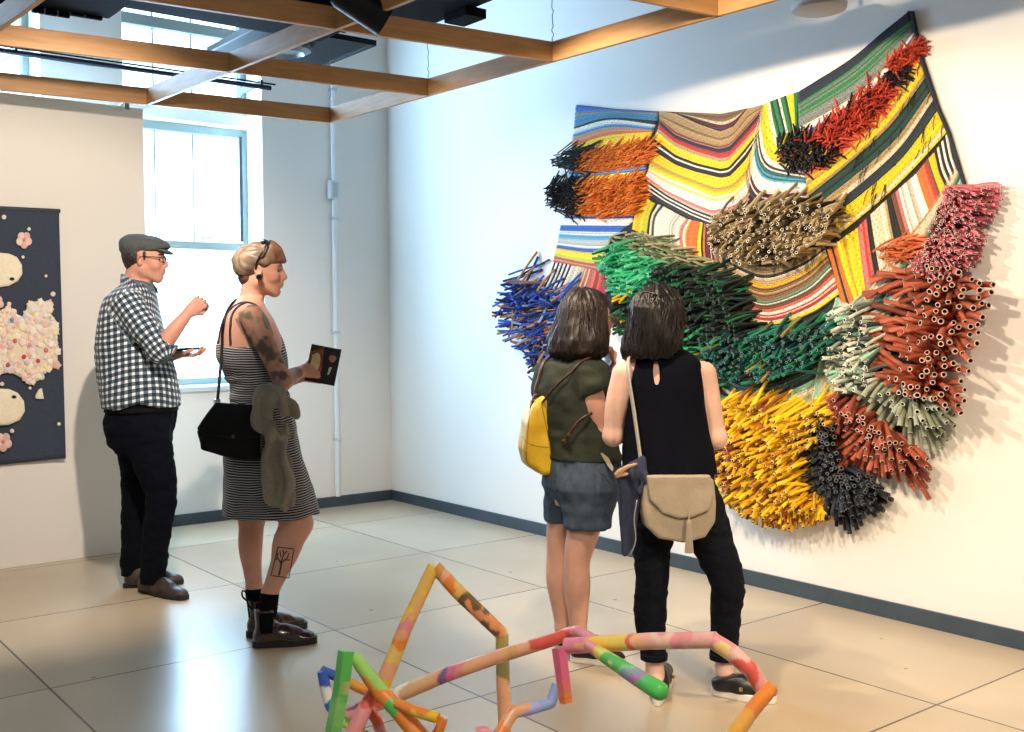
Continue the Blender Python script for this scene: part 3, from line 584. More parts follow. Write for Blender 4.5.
# ============================================================ implicit-surface modelling for figures, clothes and bags
nz = lambda v: np.asarray(v, float)/(np.linalg.norm(v)+1e-12)
class Field:
    def __init__(s, lo, hi, h):
        s.h = h; s.lo = np.array(lo, float)-3*h; n = np.ceil((np.array(hi)+3*h-s.lo)/h).astype(int)+1
        s.n = n; s.D = np.full(n, .08, dtype=np.float32)
        s.ax = [s.lo[i]+h*np.arange(n[i]) for i in range(3)]
    def blk(s, lo, hi):
        a = np.clip(np.floor((np.array(lo)-s.lo)/s.h).astype(int), 0, s.n); b = np.clip(np.ceil((np.array(hi)-s.lo)/s.h).astype(int)+1, 0, s.n)
        sl = tuple(slice(a[i], b[i]) for i in range(3))
        X = s.ax[0][sl[0]][:, None, None]; Y = s.ax[1][sl[1]][None, :, None]; Z = s.ax[2][sl[2]][None, None, :]
        return sl, X, Y, Z
    def put(s, prim, k=.01, op='u'):
        lo, hi, f = prim; m = k+.03
        sl, X, Y, Z = s.blk(np.array(lo)-m, np.array(hi)+m)
        A = s.D[sl]
        if A.size == 0: return s
        d = f(X, Y, Z)
        if op == 'u':
            t = np.maximum(k-np.abs(A-d), 0)/k; s.D[sl] = np.minimum(A, d)-t*t*k*.25
        elif op == 's':
            d = -d; t = np.maximum(k-np.abs(A-d), 0)/k; s.D[sl] = np.maximum(A, d)+t*t*k*.25
        return s
    def cut(s, p, n, k=.004, lo=None, hi=None):
        """remove what lies on the side n points to, inside the box lo..hi"""
        n = nz(n); sl, X, Y, Z = s.blk(s.lo if lo is None else lo, s.ax_hi() if hi is None else hi)
        d = (X-p[0])*n[0]+(Y-p[1])*n[1]+(Z-p[2])*n[2]; A = s.D[sl]
        t = np.maximum(k-np.abs(A-d), 0)/k; s.D[sl] = np.maximum(A, d)+t*t*k*.25; return s
    def ax_hi(s): return [a[-1] for a in s.ax]
    def nets(s):
        D = s.D; S_ = D < 0; n = D.shape
        c = [S_[i:n[0]-1+i, j:n[1]-1+j, k:n[2]-1+k] for i in (0, 1) for j in (0, 1) for k in (0, 1)]
        allin = c[0].copy(); anyin = c[0].copy()
        for q in c[1:]: allin &= q; anyin |= q
        act = anyin & ~allin; I = np.argwhere(act); vid = np.full(act.shape, -1, dtype=np.int32); vid[act] = np.arange(len(I))
        P = np.zeros((len(I), 3)); W = np.zeros(len(I))
        cs = [(i, j, k) for i in (0, 1) for j in (0, 1) for k in (0, 1)]
        val = {q: D[I[:, 0]+q[0], I[:, 1]+q[1], I[:, 2]+q[2]] for q in cs}
        for a in cs:
            for ax in range(3):
                if a[ax]: continue
                b = list(a); b[ax] = 1; b = tuple(b); va, vb = val[a], val[b]; m = (va < 0) != (vb < 0)
                t = np.where(m, va/(va-vb+1e-20), 0)
                e = np.array(a, float)[None]+np.eye(3)[ax][None]*t[:, None]; P += e*m[:, None]; W += m
        P = (I+P/W[:, None])*s.h+s.lo
        Q = []
        for ax in range(3):
            o = [0, 0, 0]; o[ax] = 1
            a = S_[:n[0]-o[0], :n[1]-o[1], :n[2]-o[2]]; b = S_[o[0]:, o[1]:, o[2]:]
            ed = np.argwhere(a != b); u, v = [(1, 2), (2, 0), (0, 1)][ax]
            ok = (ed[:, u] > 0) & (ed[:, v] > 0) & (ed[:, u] < act.shape[u]) & (ed[:, v] < act.shape[v]); ed = ed[ok]
            fl = a[ed[:, 0], ed[:, 1], ed[:, 2]]
            def vi(du, dv):
                e = ed.copy(); e[:, u] -= du; e[:, v] -= dv; return vid[e[:, 0], e[:, 1], e[:, 2]]
            q = np.stack([vi(0, 0), vi(1, 0), vi(1, 1), vi(0, 1)], -1); q[~fl] = q[~fl][:, ::-1]; Q.append(q)
        Q = np.concatenate(Q); Q = Q[(Q >= 0).all(1)]
        return P, Q
def relax(P, Q, it=1, w=.5):
    E = np.concatenate([Q[:, [0, 1]], Q[:, [1, 2]], Q[:, [2, 3]], Q[:, [3, 0]]])
    cnt = np.bincount(E[:, 0], minlength=len(P)).astype(float)+np.bincount(E[:, 1], minlength=len(P))
    for _ in range(it):
        A = np.stack([np.bincount(E[:, 0], P[E[:, 1], i], len(P))+np.bincount(E[:, 1], P[E[:, 0], i], len(P)) for i in range(3)], -1)/cnt[:, None]
        P = P*(1-w)+A*w
    return P
def normals(P, Q):
    n = np.cross(P[Q[:, 2]]-P[Q[:, 0]], P[Q[:, 3]]-P[Q[:, 1]]); N = np.stack([sum(np.bincount(Q[:, j], n[:, i], len(P)) for j in range(4)) for i in range(3)], -1)
    return N/(np.linalg.norm(N, axis=1, keepdims=True)+1e-12)
def vnoise(P, seed=0):
    """smooth value noise, vectorised"""
    P = P+seed*17.13; i = np.floor(P).astype(np.int64); f = P-i; f = f*f*(3-2*f)
    def h(a, b, c):
        q = (a*73856093) ^ (b*19349663) ^ (c*83492791); q = (q ^ (q >> 13))*1274126177; return ((q ^ (q >> 16)) & 0xffff)/65535.0*2-1
    r = 0
    for dx in (0, 1):
        for dy in (0, 1):
            for dz in (0, 1):
                w = (f[:, 0] if dx else 1-f[:, 0])*(f[:, 1] if dy else 1-f[:, 1])*(f[:, 2] if dz else 1-f[:, 2])
                r = r+w*h(i[:, 0]+dx, i[:, 1]+dy, i[:, 2]+dz)
    return r
def cone(a, b, ra, rb=None, flat=None):
    a = np.array(a, float); b = np.array(b, float); rb = ra if rb is None else rb; ab = b-a; L2 = ab@ab+1e-12; R = max(ra, rb)
    if flat is not None: fn = nz(flat[0]); fs = flat[1]; R = R*max(1, 1/fs)
    def f(X, Y, Z):
        t = np.clip(((X-a[0])*ab[0]+(Y-a[1])*ab[1]+(Z-a[2])*ab[2])/L2, 0, 1)
        dx = X-a[0]-t*ab[0]; dy = Y-a[1]-t*ab[1]; dz = Z-a[2]-t*ab[2]; q = dx*dx+dy*dy+dz*dz
        if flat is not None:
            g = dx*fn[0]+dy*fn[1]+dz*fn[2]; q = q+(fs*fs-1)*g*g
        return np.sqrt(q)-(ra+(rb-ra)*t)
    return np.minimum(a, b)-R, np.maximum(a, b)+R, f
def ell(c, r, axes=None):
    c = np.array(c, float); A = np.eye(3) if axes is None else np.array(axes, float); r = np.array(r, float); R = np.sqrt(((A*r[:, None])**2).sum(0))
    def f(X, Y, Z):
        k0 = 0; k1 = 0
        for i in range(3):
            g = (X-c[0])*A[i, 0]+(Y-c[1])*A[i, 1]+(Z-c[2])*A[i, 2]; k0 = k0+(g/r[i])**2; k1 = k1+(g/(r[i]*r[i]))**2
        k0 = np.sqrt(k0); return k0*(k0-1)/(np.sqrt(k1)+1e-9)
    return c-R, c+R, f
def stack(secs, Fv, Sv, p=2.3, capr=.02):
    """horizontal elliptical sections: (centre, half size along Fv, half size along Sv)"""
    secs = sorted(secs, key=lambda s: s[0][2]); z = np.array([s[0][2] for s in secs]); zz = np.linspace(z[0], z[-1], 80)
    def sm(v):
        v = np.interp(zz, z, v); k = np.array([1, 2, 3, 2, 1.])/9; return np.convolve(np.pad(v, 2, 'edge'), k, 'valid')
    cx, cy, a, b = [sm([s[0][0] for s in secs]), sm([s[0][1] for s in secs]), sm([s[1] for s in secs]), sm([s[2] for s in secs])]
    R = max(a.max(), b.max()); lo = np.array([cx.min()-R, cy.min()-R, z[0]]); hi = np.array([cx.max()+R, cy.max()+R, z[-1]])
    def f(X, Y, Z):
        zc = Z.ravel(); CX = np.interp(zc, zz, cx)[None, None, :]; CY = np.interp(zc, zz, cy)[None, None, :]; A = np.interp(zc, zz, a)[None, None, :]; B = np.interp(zc, zz, b)[None, None, :]
        u = ((X-CX)*Fv[0]+(Y-CY)*Fv[1])/A; v = ((X-CX)*Sv[0]+(Y-CY)*Sv[1])/B
        g = (np.abs(u)**p+np.abs(v)**p)**(1/p); d = (g-1)*np.minimum(A, B)
        dz = np.maximum(z[0]-Z, Z-z[-1]); return np.maximum(d, dz)
    return lo, hi, f
def bake(name, fld, m, parent, it=1, disp=None, col=None, attrs=None, label=None):
    P, Q = fld.nets(); P = relax(P, Q, it)
    N = normals(P, Q)
    if disp is not None: P = P+N*disp(P, N)[:, None]
    c = col(P, N) if callable(col) else (None if col is None else np.tile(lin(col), (len(P), 1)))
    me = mesh_np(name, P, [Q], True, c, vattr=(attrs(P, N) if attrs else None))
    o = link(name, me, m, parent)
    if label: o['label'] = label
    return o
def chain(F, pts, rs, k=.012, flat=None):
    """one smooth tapering limb through the points"""
    pts = np.array(pts, float); n = max(2, (len(pts)-1)*6+1); Q = np.hstack([pts, np.array(rs, float)[:, None]])
    C = cr(Q, n) if len(pts) > 2 else np.array([Q[0], Q[1]]); p_ = C[:, :3]; r_ = C[:, 3]
    R = r_.max()*(max(1, 1/flat[1]) if flat is not None else 1); lo = p_.min(0)-R; hi = p_.max(0)+R; m = k+.03
    sl, X, Y, Z = F.blk(lo-m, hi+m); A = F.D[sl]
    if A.size == 0: return
    T = np.full(A.shape, .08, dtype=np.float32); o = np.array([s_.start for s_ in sl])
    for i in range(len(C)-1):
        l, h, f = cone(p_[i], p_[i+1], r_[i], r_[i+1], flat); s2, x, y, z = F.blk(l-m, h+m)
        s3 = tuple(slice(max(q.start-o[j], 0), q.stop-o[j]) for j, q in enumerate(s2)); T[s3] = np.minimum(T[s3], f(x, y, z))
    t = np.maximum(k-np.abs(A-T), 0)/k; F.D[sl] = np.minimum(A, T)-t*t*k*.25
def rot(v, ax, a):
    ax = nz(ax); v = np.asarray(v, float); return v*math.cos(a)+np.cross(ax, v)*math.sin(a)+ax*(ax@v)*(1-math.cos(a))
def hand(F, w, d, n, side=1, curl=.4, s=1.0, thumb=.5, spread=.06, fr=.0080):
    """wrist w, direction d of the fingers, n = way the palm faces, side=+1 when cross(d,n) is the thumb side"""
    d = nz(d); n = nz(np.asarray(n)-d*(np.asarray(n)@d)); x = np.cross(d, n)*side
    cu = curl if hasattr(curl, '__len__') else [curl*.85, curl, curl*1.05, curl*1.1]
    kn = []
    F.put(cone(w, w+d*.03*s, .024*s, .022*s, (n, 1.35)), .01)
    for i in range(4):
        a = w+d*.018*s+x*(.016-.011*i)*s; b = w+d*(.088-.004*abs(i-1))*s+x*(.030-.0195*i)*s; kn.append(b)
        F.put(cone(a, b, .0145*s, .0108*s, (n, 1.15)), .010)
    for i in range(4):
        L = [.074, .082, .076, .060][i]*s; p = kn[i]; dd = rot(d, n, side*(-.5+i*.33)*spread*-2); ax = np.cross(dd, n)
        for q, (fl, fb) in enumerate(((.46, .9), (.30, 1.15), (.24, .8))):
            dd = rot(dd, ax, cu[i]*fb); e = p+dd*L*fl; r0 = (fr-.0007*q-(.0008 if i == 3 else 0))*s; F.put(cone(p, e, r0, r0*.93), .0045 if q else .006); p = e
    t0 = w+d*.022*s+x*.020*s+n*.004*s; t1 = t0+(d*.75+x*.75+n*.35*thumb)*.036*s; dd = nz(d*.85+x*(.5-.6*thumb)+n*.6*thumb)
    F.put(cone(t0, t1, .0145*s, .0115*s), .012); t2 = t1+dd*.032*s; F.put(cone(t1, t2, .0100*s, .0090*s), .006)
    dd = nz(dd-x*.35*thumb+n*.1); F.put(cone(t2, t2+dd*.024*s, .0090*s, .0080*s), .004)
    return kn
def head(F, c, f, up, s=1.0, female=False, ears=True):
    """c centre, f the way the face looks; returns a local->world function"""
    f = nz(f); up = nz(np.asarray(up)-f*(np.asarray(up)@f)); sd = np.cross(up, f)      # sd = the head's own left
    A = [f, sd, up]; T = lambda x, y, z: np.asarray(c)+(f*x+sd*y+up*z)*s
    E = lambda x, y, z, a, b, cc, k=.02, op='u': F.put(ell(T(x, y, z), np.array([a, b, cc])*s, A), k*s, op)
    E(-.014, 0, .038, .094, .075, .082)
    E(-.045, 0, .005, .060, .062, .062)
    E(.030, 0, .000, .058, .060, .075, .03)
    jw = .044 if not female else .040
    for q in (-1, 1):
        F.put(cone(T(-.010, q*jw*1.12, -.055), T(.060, q*.016, -.101), .022*s, .016*s), .03*s)
        E(.058, q*.034, -.032, .026, .022, .028, .02)
    E(.066, 0, -.102, .018, .020, .015, .018)
    E(.045, 0, -.075, .040, .034, .036, .02)
    E(.074, 0, .022, .016, .044, .012, .02)
    for q in (-1, 1): E(.094, q*.031, -.001, .014, .017, .0125, .014, 's')
    F.put(cone(T(.083, 0, .012), T(.108, 0, -.026), .0070*s, .0100*s), .014*s)
    E(.084, 0, -.022, .022, .019, .032, .012)
    E(.068, 0, -.064, .025, .031, .030, .02)
    E(.105, 0, -.032, .0115, .0095, .0085, .006)
    for q in (-1, 1): E(.096, q*.0115, -.036, .010, .0075, .0075, .006)
    E(.086, 0, -.057, .012, .024, .012, .012)
    E(.0900, 0, -.0605, .0085, .022, .0055, .007); E(.0885, 0, -.0705, .0085, .019, .0065, .007)
    E(.088, 0, -.084, .008, .018, .004, .008, 's')
    if ears:
        for q in (-1, 1):
            e = nz(sd*q*.9-f*.45); ea = [nz(np.cross(up, e)), e, up]
            F.put(ell(T(-.010, q*.078, -.008), np.array([.019, .0085, .031])*s, ea), .008*s)
            F.put(ell(T(-.004, q*.086, -.004), np.array([.010, .006, .018])*s, ea), .004*s, 's')
    return T, A
def head_col(T, A, c, s, skin, lip, brow=None, extra=None):
    sk = lin(skin); lp = lin(lip); bw = lin(brow) if brow else None; A = np.array(A); c = np.asarray(c)
    def f(P, N):
        C = np.tile(sk, (len(P), 1))*(1+.05*vnoise(P*30)[:, None]); L = (P-c)@A.T/s
        near = (np.abs(L) < .14).all(1)
        lipm = near & (L[:, 0] > .082) & (np.abs(L[:, 1]) < .023*(1-((L[:, 2]+.0655)/.014)**2)) & (L[:, 2] < -.055) & (L[:, 2] > -.077)
        C[lipm] = lp
        ck = near & (L[:, 0] > .02); w = np.exp(-(((L[:, 2]+.03)/.03)**2+((np.abs(L[:, 1])-.045)/.03)**2))*ck
        C = C*(1-w[:, None]*.18)+lin('C96A58')*w[:, None]*.18
        if bw is not None:
            bm_ = near & (L[:, 0] > .055) & (np.abs(L[:, 2]-(.0245-.06*(np.abs(L[:, 1])-.03)**2*20)) < .0045) & (np.abs(L[:, 1]) > .012) & (np.abs(L[:, 1]) < .05); C[bm_] = bw
        if extra: C = extra(P, N, C, L)
        return C
    return f
from mathutils.bvhtree import BVHTree
def tree_of(*objs):
    V = []; F_ = []
    for o in objs:
        off = np.zeros(3); p = o
        while p is not None: off = off+np.array(p.location); p = p.parent
        b = len(V); V += [tuple(np.array(v.co)+off) for v in o.data.vertices]; F_ += [tuple(i+b for i in q.vertices) for q in o.data.polygons]
    return BVHTree.FromPolygons(V, F_)
def snap(tree, pts, r):
    """lay a path of points on a surface, r above it"""
    out = []
    for p in pts:
        c, n, i, d = tree.find_nearest(Vector(p)); out.append(np.array(c)+np.array(n)*r)
    out = np.array(out)
    for _ in range(2): out[1:-1] = out[1:-1]*.5+(out[:-2]+out[2:])*.25
    return out
def keep_out(tree, pts, r):
    """push only the points that lie inside or too close to a surface out of it"""
    out = []
    for p in pts:
        c, n, i, d = tree.find_nearest(Vector(p)); c = np.array(c); n = np.array(n)
        out.append(c+n*r if (np.asarray(p)-c)@n < r else np.asarray(p))
    out = np.array(out)
    for _ in range(2): out[1:-1] = out[1:-1]*.5+(out[:-2]+out[2:])*.25
    return out
SKIN = mat('skin', rough=.5, attr='Col', var=.03, vscale=50, spec=.35, sss=.12)
EYEM = mat('eye', rough=.15, attr='Col')
def eyes(T, A, s, parent):
    for q in (-1, 1):
        c = T(.0690, q*.031, -.001); mb = MB(); f = np.array(A[0]); r = .0122*s
        prof = [(r*math.cos(a), r*math.sin(a)) for a in np.linspace(math.pi, 0.02, 14)]
        mb.lathe(c, f, [(h, max(q_, 1e-4)) for h, q_ in prof], 16)
        mb.c = [((.03, .02, .015) if (np.array(v)-c)@f > r*.55 else (.30, .27, .25)) for v in mb.v]
        mb.build('eye', EYEM, parent, smooth=True, cols=True)
def footshape(heel, toe, w=.05, n=28):
    """outline of a sole from heel to toe on the floor"""
    heel = np.array(heel, float); toe = np.array(toe, float); L = np.linalg.norm(toe-heel); d = (toe-heel)/L; s = np.cross(ZZ, d); pts = []
    for k in range(n):
        a = 2*math.pi*k/n; u = .5-.5*math.cos(a); wd = w*(.62+.38*math.sin(min(u, 1)*math.pi*.62)**2)*math.copysign(abs(math.sin(a))**.62, math.sin(a))
        if u < .5 and u > .2: wd *= .93
        pts.append(heel+d*L*u+s*wd)
    return pts, d, s, L
def shoe(parent, heel, toe, ankle, m, sole_m, w=.05, top=.11, soleh=.026, low=False, name='shoe', ar=.045, extras=None):
    """low or ankle-high shoe whose sole lies on the floor from heel to toe; ankle: point inside the shaft"""
    pts, d, s, L = footshape(heel, toe, w); heel = np.array(heel, float); z0 = soleh
    P = lambda u, v, z: heel+d*L*u+s*v+ZZ*z
    lo = np.minimum(P(0, 0, 0), P(1, 0, 0))-.09; hi = np.maximum(P(0, 0, 0), P(1, 0, 0))+.09; lo[2] = -.01; hi[2] = max(top, ankle[2])+.05
    F = Field(lo, hi, .0042)
    F.put(cone(P(.16, 0, .045), P(.5, 0, .045), w*.78, w*.80), .02)
    F.put(cone(P(.5, 0, .036), P(.84, 0, .024), w*.78, w*.55, (ZZ, 1.25)), .03)
    F.put(ell(P(.80, 0, .024), (L*.19, w*.86, .030), [d, s, ZZ]), .02)
    F.put(cone(P(.30, 0, .07), P(.66, 0, .052), w*.62, w*.5), .03)
    if not low:
        a = np.array(ankle, float); F.put(cone(P(.22, 0, .05), a, w*.82, ar), .03); F.cut(a+ZZ*0, ZZ, .004)
    else: F.put(cone(P(.18, 0, .05), P(.22, 0, top), w*.80, w*.78), .02); F.cut(P(.2, 0, top), nz(ZZ-d*.25), .004)
    F.cut(P(0, 0, soleh*.8), -ZZ, .002)
    o = bake(name, F, m, parent, 2)
    S2 = MB(); o_ = [p+ZZ*.002 for p in pts]; S2.prism([heel*0+p for p in pts], ZZ*soleh); so = S2.build('sole', sole_m, o, bevel=.004)
    return o, P
# ============================================================ person 1: man in flat cap
def framer(d0): return lambda x, y, dz=0.0: at_depth(x, y, d0+dz)
def attr_mat(name, build, rough=.8, sheen=.15):
    m = bpy.data.materials.new(name); m.use_nodes = True; nt = m.node_tree; b = nt.nodes['Principled BSDF']; b.inputs['Roughness'].default_value = rough; b.inputs['Sheen Weight'].default_value = sheen
    def mth(op, x, y=None):
        n = nt.nodes.new('ShaderNodeMath'); n.operation = op
        for i, q in enumerate((x, y)):
            if q is None: continue
            if isinstance(q, (int, float)): n.inputs[i].default_value = q
            else: nt.links.new(q, n.inputs[i])
        return n.outputs[0]
    def at(nm):
        a = nt.nodes.new('ShaderNodeAttribute'); a.attribute_name = nm; return a.outputs['Fac']
    def mix(f, a, c):
        x = nt.nodes.new('ShaderNodeMix'); x.data_type = 'RGBA'; nt.links.new(f, x.inputs['Factor'])
        for q, i in ((a, 6), (c, 7)):
            if isinstance(q, str): x.inputs[i].default_value = srgb(q)
            else: nt.links.new(q, x.inputs[i])
        return x.outputs[2]
    nt.links.new(build(mth, at, mix), b.inputs['Base Color']); return m
def plaid(mth, at, mix):
    def band(a, per, duty):
        return mth('LESS_THAN', mth('FRACT', mth('DIVIDE', at(a), per)), duty)
    def fine(a, per, c, w): return mth('LESS_THAN', mth('ABSOLUTE', mth('SUBTRACT', mth('FRACT', mth('DIVIDE', at(a), per)), c)), w)
    u, v = band('pu', .033, .57), band('pv', .033, .57)
    c = mix(u, 'E4E2DA', '54687A'); c = mix(v, c, '54687A'); return mix(mth('MULTIPLY', u, v), c, '141B26')
P = framer(5.56)
px = lambda v: v/194.0
MAN = empty('person', on_plane(150, 590, 2, 0), 'man in grey flat cap and checked shirt raising one hand, standing by the window', 'person')
F = Field(np.array([-3.0, -2.15, 0]), np.array([-1.95, -1.2, 1.95]), .0046)
hc = P(145.5, 259.5); hf = nz(RH+FH*.10-ZZ*.02); T, A = head(F, hc, hf, ZZ, 1.0)
F.put(cone(T(-.035, 0, -.06), P(133, 288), .058, .064), .03)
tors = [((P(139, 282, 0)), .06, .06), (P(136, 290), .065, .10), (P(132, 302), .095, .15), (P(130, 320), .125, .17), (P(131, 345), .16, .18), (P(136, 375), .165, .165), (P(140, 395), .14, .15), (P(140, 412), .14, .15)]
F.put(stack(tors, RH, FH), .02)
sh, el, wr = P(126, 300, -.16), P(160, 350, -.205), P(188, 313, -.17)
chain(F, [sh, el], [.050, .043]); chain(F, [el, P(172, 333, -.195), wr], [.044, .040, .027], .02)
fd = nz(wr-P(172, 333, -.195)); hand(F, wr, nz(fd*.9+RH*.25), nz(FH*.8-RH*.3), -1, [1.2, 1.25, 1.25, 1.2], 1.0, .8)
sh2, el2, wr2 = P(131, 300, .17), P(150, 356, .19), P(178, 354, .05)
chain(F, [sh2, el2, wr2], [.055, .043, .027], .02); hand(F, wr2, nz(RH*.95-FH*.1-ZZ*.08), ZZ, 1, [.45, .35, .35, .4], 1.0, .5, fr=.0085)
for s_, a_ in ((-.09, 0), (.09, 1)):
    kn = P(161, 492, -.10) if s_ < 0 else P(137, 500, .10); an = P(153, 575, -.08) if s_ < 0 else P(135, 572, .09)
    chain(F, [P(143, 425, s_), kn, an], [.08, .05, .036], .03)
    hl, tl = (on_plane(144, 590, 2, 0), on_plane(184, 598, 2, 0)) if s_ < 0 else (on_plane(127, 585, 2, 0), on_plane(178, 582, 2, 0))
    chain(F, [an, hl*.8+tl*.2+ZZ*.06, hl*.35+tl*.65+ZZ*.035], [.036, .026, .020], .01)
def man_skin(P_, N, C, L):
    st = (np.abs(L) < .16).all(1) & (L[:, 2] < -.045) & (L[:, 0] > -.02) & (L[:, 2] > -.13); C[st] = C[st]*.86+lin('6A5048')*.14; return C
body = bake('body', F, SKIN, MAN, 1, col=head_col(T, A, hc, 1.0, 'C48E78', 'B98474', '3A2A22', man_skin))
eyes(T, A, 1.0, body)
# hair below the cap
F = Field(hc-.16, hc+.16, .0042)
F.put(ell(T(-.045, 0, .02), (.075, .079, .078), A), .01); F.put(ell(T(-.064, 0, -.030), (.034, .052, .040), A), .02)
F.cut(T(-.012, 0, 0), nz(A[0]+A[2]*.25), .004)
for q in (-1, 1): F.put(cone(T(.010, q*.074, .03), T(.012, q*.074, -.002), .008, .005), .006)
bake('hair', F, mat('dark_hair', rough=.5, attr='Col', var=.3, vscale=60, stretch=(1, 1, .2)), MAN, 1, lambda p, n: .003*vnoise(p*np.array([160, 160, 60])), '2A1E18')
# flat cap: soft crown pulled over a short stiff peak
CAPM = mat('cap_wool', '4A4E4C', .9, var=.25, vscale=180, bump=.4, bscale=300)
F = Field(hc-.2, hc+.2, .0042)
cu = [nz(A[0]*.98-A[2]*.12), A[1], nz(A[2]*.98+A[0]*.12)]
F.put(ell(T(-.012, 0, .076), (.118, .092, .052), cu), .01); F.put(ell(T(-.055, 0, .055), (.072, .088, .060), cu), .03); F.put(ell(T(.055, 0, .070), (.068, .078, .036), cu), .03)
F.cut(T(0, 0, .032), nz(-A[2]+A[0]*.22), .006)
cap = bake('flat_cap', F, CAPM, MAN, 2, lambda p, n: .003*vnoise(p*28)+.001*vnoise(p*80))
F = Field(hc-.2, hc+.2, .0036)
F.put(ell(T(.092, 0, .045), (.050, .072, .013), [nz(A[0]*.96-A[2]*.28), A[1], nz(A[2]*.96+A[0]*.28)]), .01)
bake('peak', F, CAPM, cap, 1)
MB().lathe(T(-.012, 0, .124), A[2], [(0, .008), (.004, .007), (.007, .003)], 12).build('cap_button', CAPM, cap, smooth=True)
# glasses
g = MB(); fr_m = mat('dark_frames', '241C1A', .3)
for q in (-1, 1):
    c = T(.101, q*.033, .002); ring = [c+np.array(A[1])*(.026*math.cos(a))+np.array(A[2])*(.019*math.sin(a)) for a in np.linspace(0, 2*math.pi, 20)]
    g.tube(ring, .0024, 6); g.tube([T(.100, q*.058, .006), T(.060, q*.077, .010), T(-.004, q*.083, .012), T(-.020, q*.082, -.010)], .0022, 6)
g.tube([T(.101, .008, .004), T(.105, 0, .008), T(.101, -.008, .004)], .002, 6)
gl = g.build('glasses', fr_m, MAN, smooth=True)
for q in (-1, 1):
    c = T(.101, q*.033, .002); MB().prism([c+np.array(A[1])*(.0245*math.cos(a))+np.array(A[2])*(.0175*math.sin(a)) for a in np.linspace(0, 2*math.pi, 18)[:-1]], np.array(A[0])*.0015).build('lens', GL, gl)
# shirt
F = Field(np.array([-3.0, -2.15, .85]), np.array([-1.95, -1.2, 1.75]), .0050)
sec = [(137, 285, .056, .062), (134, 290, .095, .155), (131, 297, .120, .195), (130, 308, .133, .205), (130.5, 322, .152, .205), (131.5, 338, .170, .20), (134, 357, .186, .195), (138, 380, .198, .195), (140.5, 398, .193, .20), (141.5, 407, .19, .20)]
F.put(stack([(P(x, y), a, b) for x, y, a, b in sec], RH, FH, 2.2), .02)
shc, elc = P(127, 303, -.165), P(160, 350, -.205)
F.put(cone(shc, P(146, 331, -.20), .078, .070), .03); F.put(cone(P(146, 331, -.20), P(158, 347.5, -.205), .070, .062), .02)
F.put(cone(P(132, 303, .165), P(150, 352, .19), .076, .066), .03); F.put(cone(P(150, 354, .19), P(158, 354, .16), .058, .050), .02)
F.cut(P(141, 412, 0)+0, -ZZ, .003, lo=np.array([-3.1, -2.2, .8]), hi=np.array([-1.9, -1.1, 1.2]))
# sleeve ends
cutn = nz(wr-el); cp = el+cutn*.035
F.put(cone(el-cutn*.01, el+cutn*.055, .062, .057), .02); cp = el+cutn*.05
F.cut(cp, cutn, .003, lo=cp+cutn*.05-.055, hi=cp+cutn*.05+.055)
F.put(cone(P(137, 291), P(135, 277), .080, .071), .012)
F.cut(P(137, 279.5), nz(ZZ+RH*.42), .004, lo=P(137, 279)-.11, hi=P(137, 270)+.12)
F.put(ell(P(138, 424, -.20), (.14, .12, .095)), .02, 's')
def man_uv(p, n):
    c = P(134, 350); q = p-c; a = np.arctan2(q@FH, q@RH); pu = a*.19; pv = p[:, 2]+.02*np.sin(a*2)+.01*vnoise(p*8)
    ax = elc-shc; L = np.linalg.norm(ax); ax = ax/L; t = (p-shc)@ax; r = p-shc-t[:, None]*ax; rd = np.linalg.norm(r, axis=1)
    near = (rd < .098) & (t > -.03) & ((p-P(130, 320))@FH < -.105)
    e1 = nz(np.cross(ax, FH)); e2 = np.cross(ax, e1)
    pu = np.where(near, np.arctan2(r@e1, r@e2)*.075+.008, pu); pv = np.where(near, t+.01, pv)
    return {'pu': pu+10, 'pv': pv+10}
shirt = bake('checked_shirt', F, attr_mat('plaid_cotton', plaid), MAN, 2,
     lambda p, n: .007*vnoise(p*np.array([14, 14, 7]))+.004*vnoise(p*np.array([26, 26, 40]), 3)*(p[:, 2] < 1.35), attrs=man_uv)
co = MB()
for q in (-1, 1):
    c = P(139, 286); f0 = c+RH*.085+FH*q*.012-ZZ*.012; 
    pts = [f0, f0-RH*.01+FH*q*.055-ZZ*.03, c+RH*.02+FH*q*.096+ZZ*.002, c-RH*.01+FH*q*.082+ZZ*.034, c+RH*.05+FH*q*.055+ZZ*.020]
    co.prism(pts, FH*q*.004+RH*.004)
co.build('collar', mat('collar_cotton', '55626E', .8, var=.4, vscale=60), shirt, bevel=.002)
# jeans
F = Field(np.array([-3.0, -2.15, .04]), np.array([-1.95, -1.2, 1.1]), .0050)
F.put(stack([(P(141, 390), .165, .165), (P(142, 410), .172, .175), (P(139, 428), .172, .18), (P(141, 442), .155, .175), (P(142, 452), .12, .16)], RH, FH, 2.3), .02)
chain(F, [P(147, 434, -.085), P(154, 462, -.095), P(161, 494, -.10), P(157, 530, -.10), P(153, 578, -.085)], [.118, .100, .079, .070, .064], .03)
chain(F, [P(135, 432, .085), P(138, 462, .095), P(137, 498, .10), P(135, 535, .10), P(133, 574, .09)], [.115, .095, .078, .070, .064], .03)
F.cut(P(153, 583, -.085), -ZZ, .003)
JN = mat('dark_denim', '080B14', .9, spec=.1, var=.25, vscale=90, bump=.3, bscale=400)
jeans = bake('jeans', F, JN, MAN, 2, lambda p, n: .006*vnoise(p*np.array([12, 12, 26]))+.003*vnoise(p*np.array([30, 30, 50]), 2))
F = Field(P(141, 412)-.26, P(141, 405)+.26, .0045)
F.put(stack([(P(142, 406), .177, .180), (P(141.5, 411), .180, .183)], RH, FH, 2.3), .005)
bake('belt', F, mat('belt_leather', '0D0B0B', .7, spec=.1), MAN, 1)
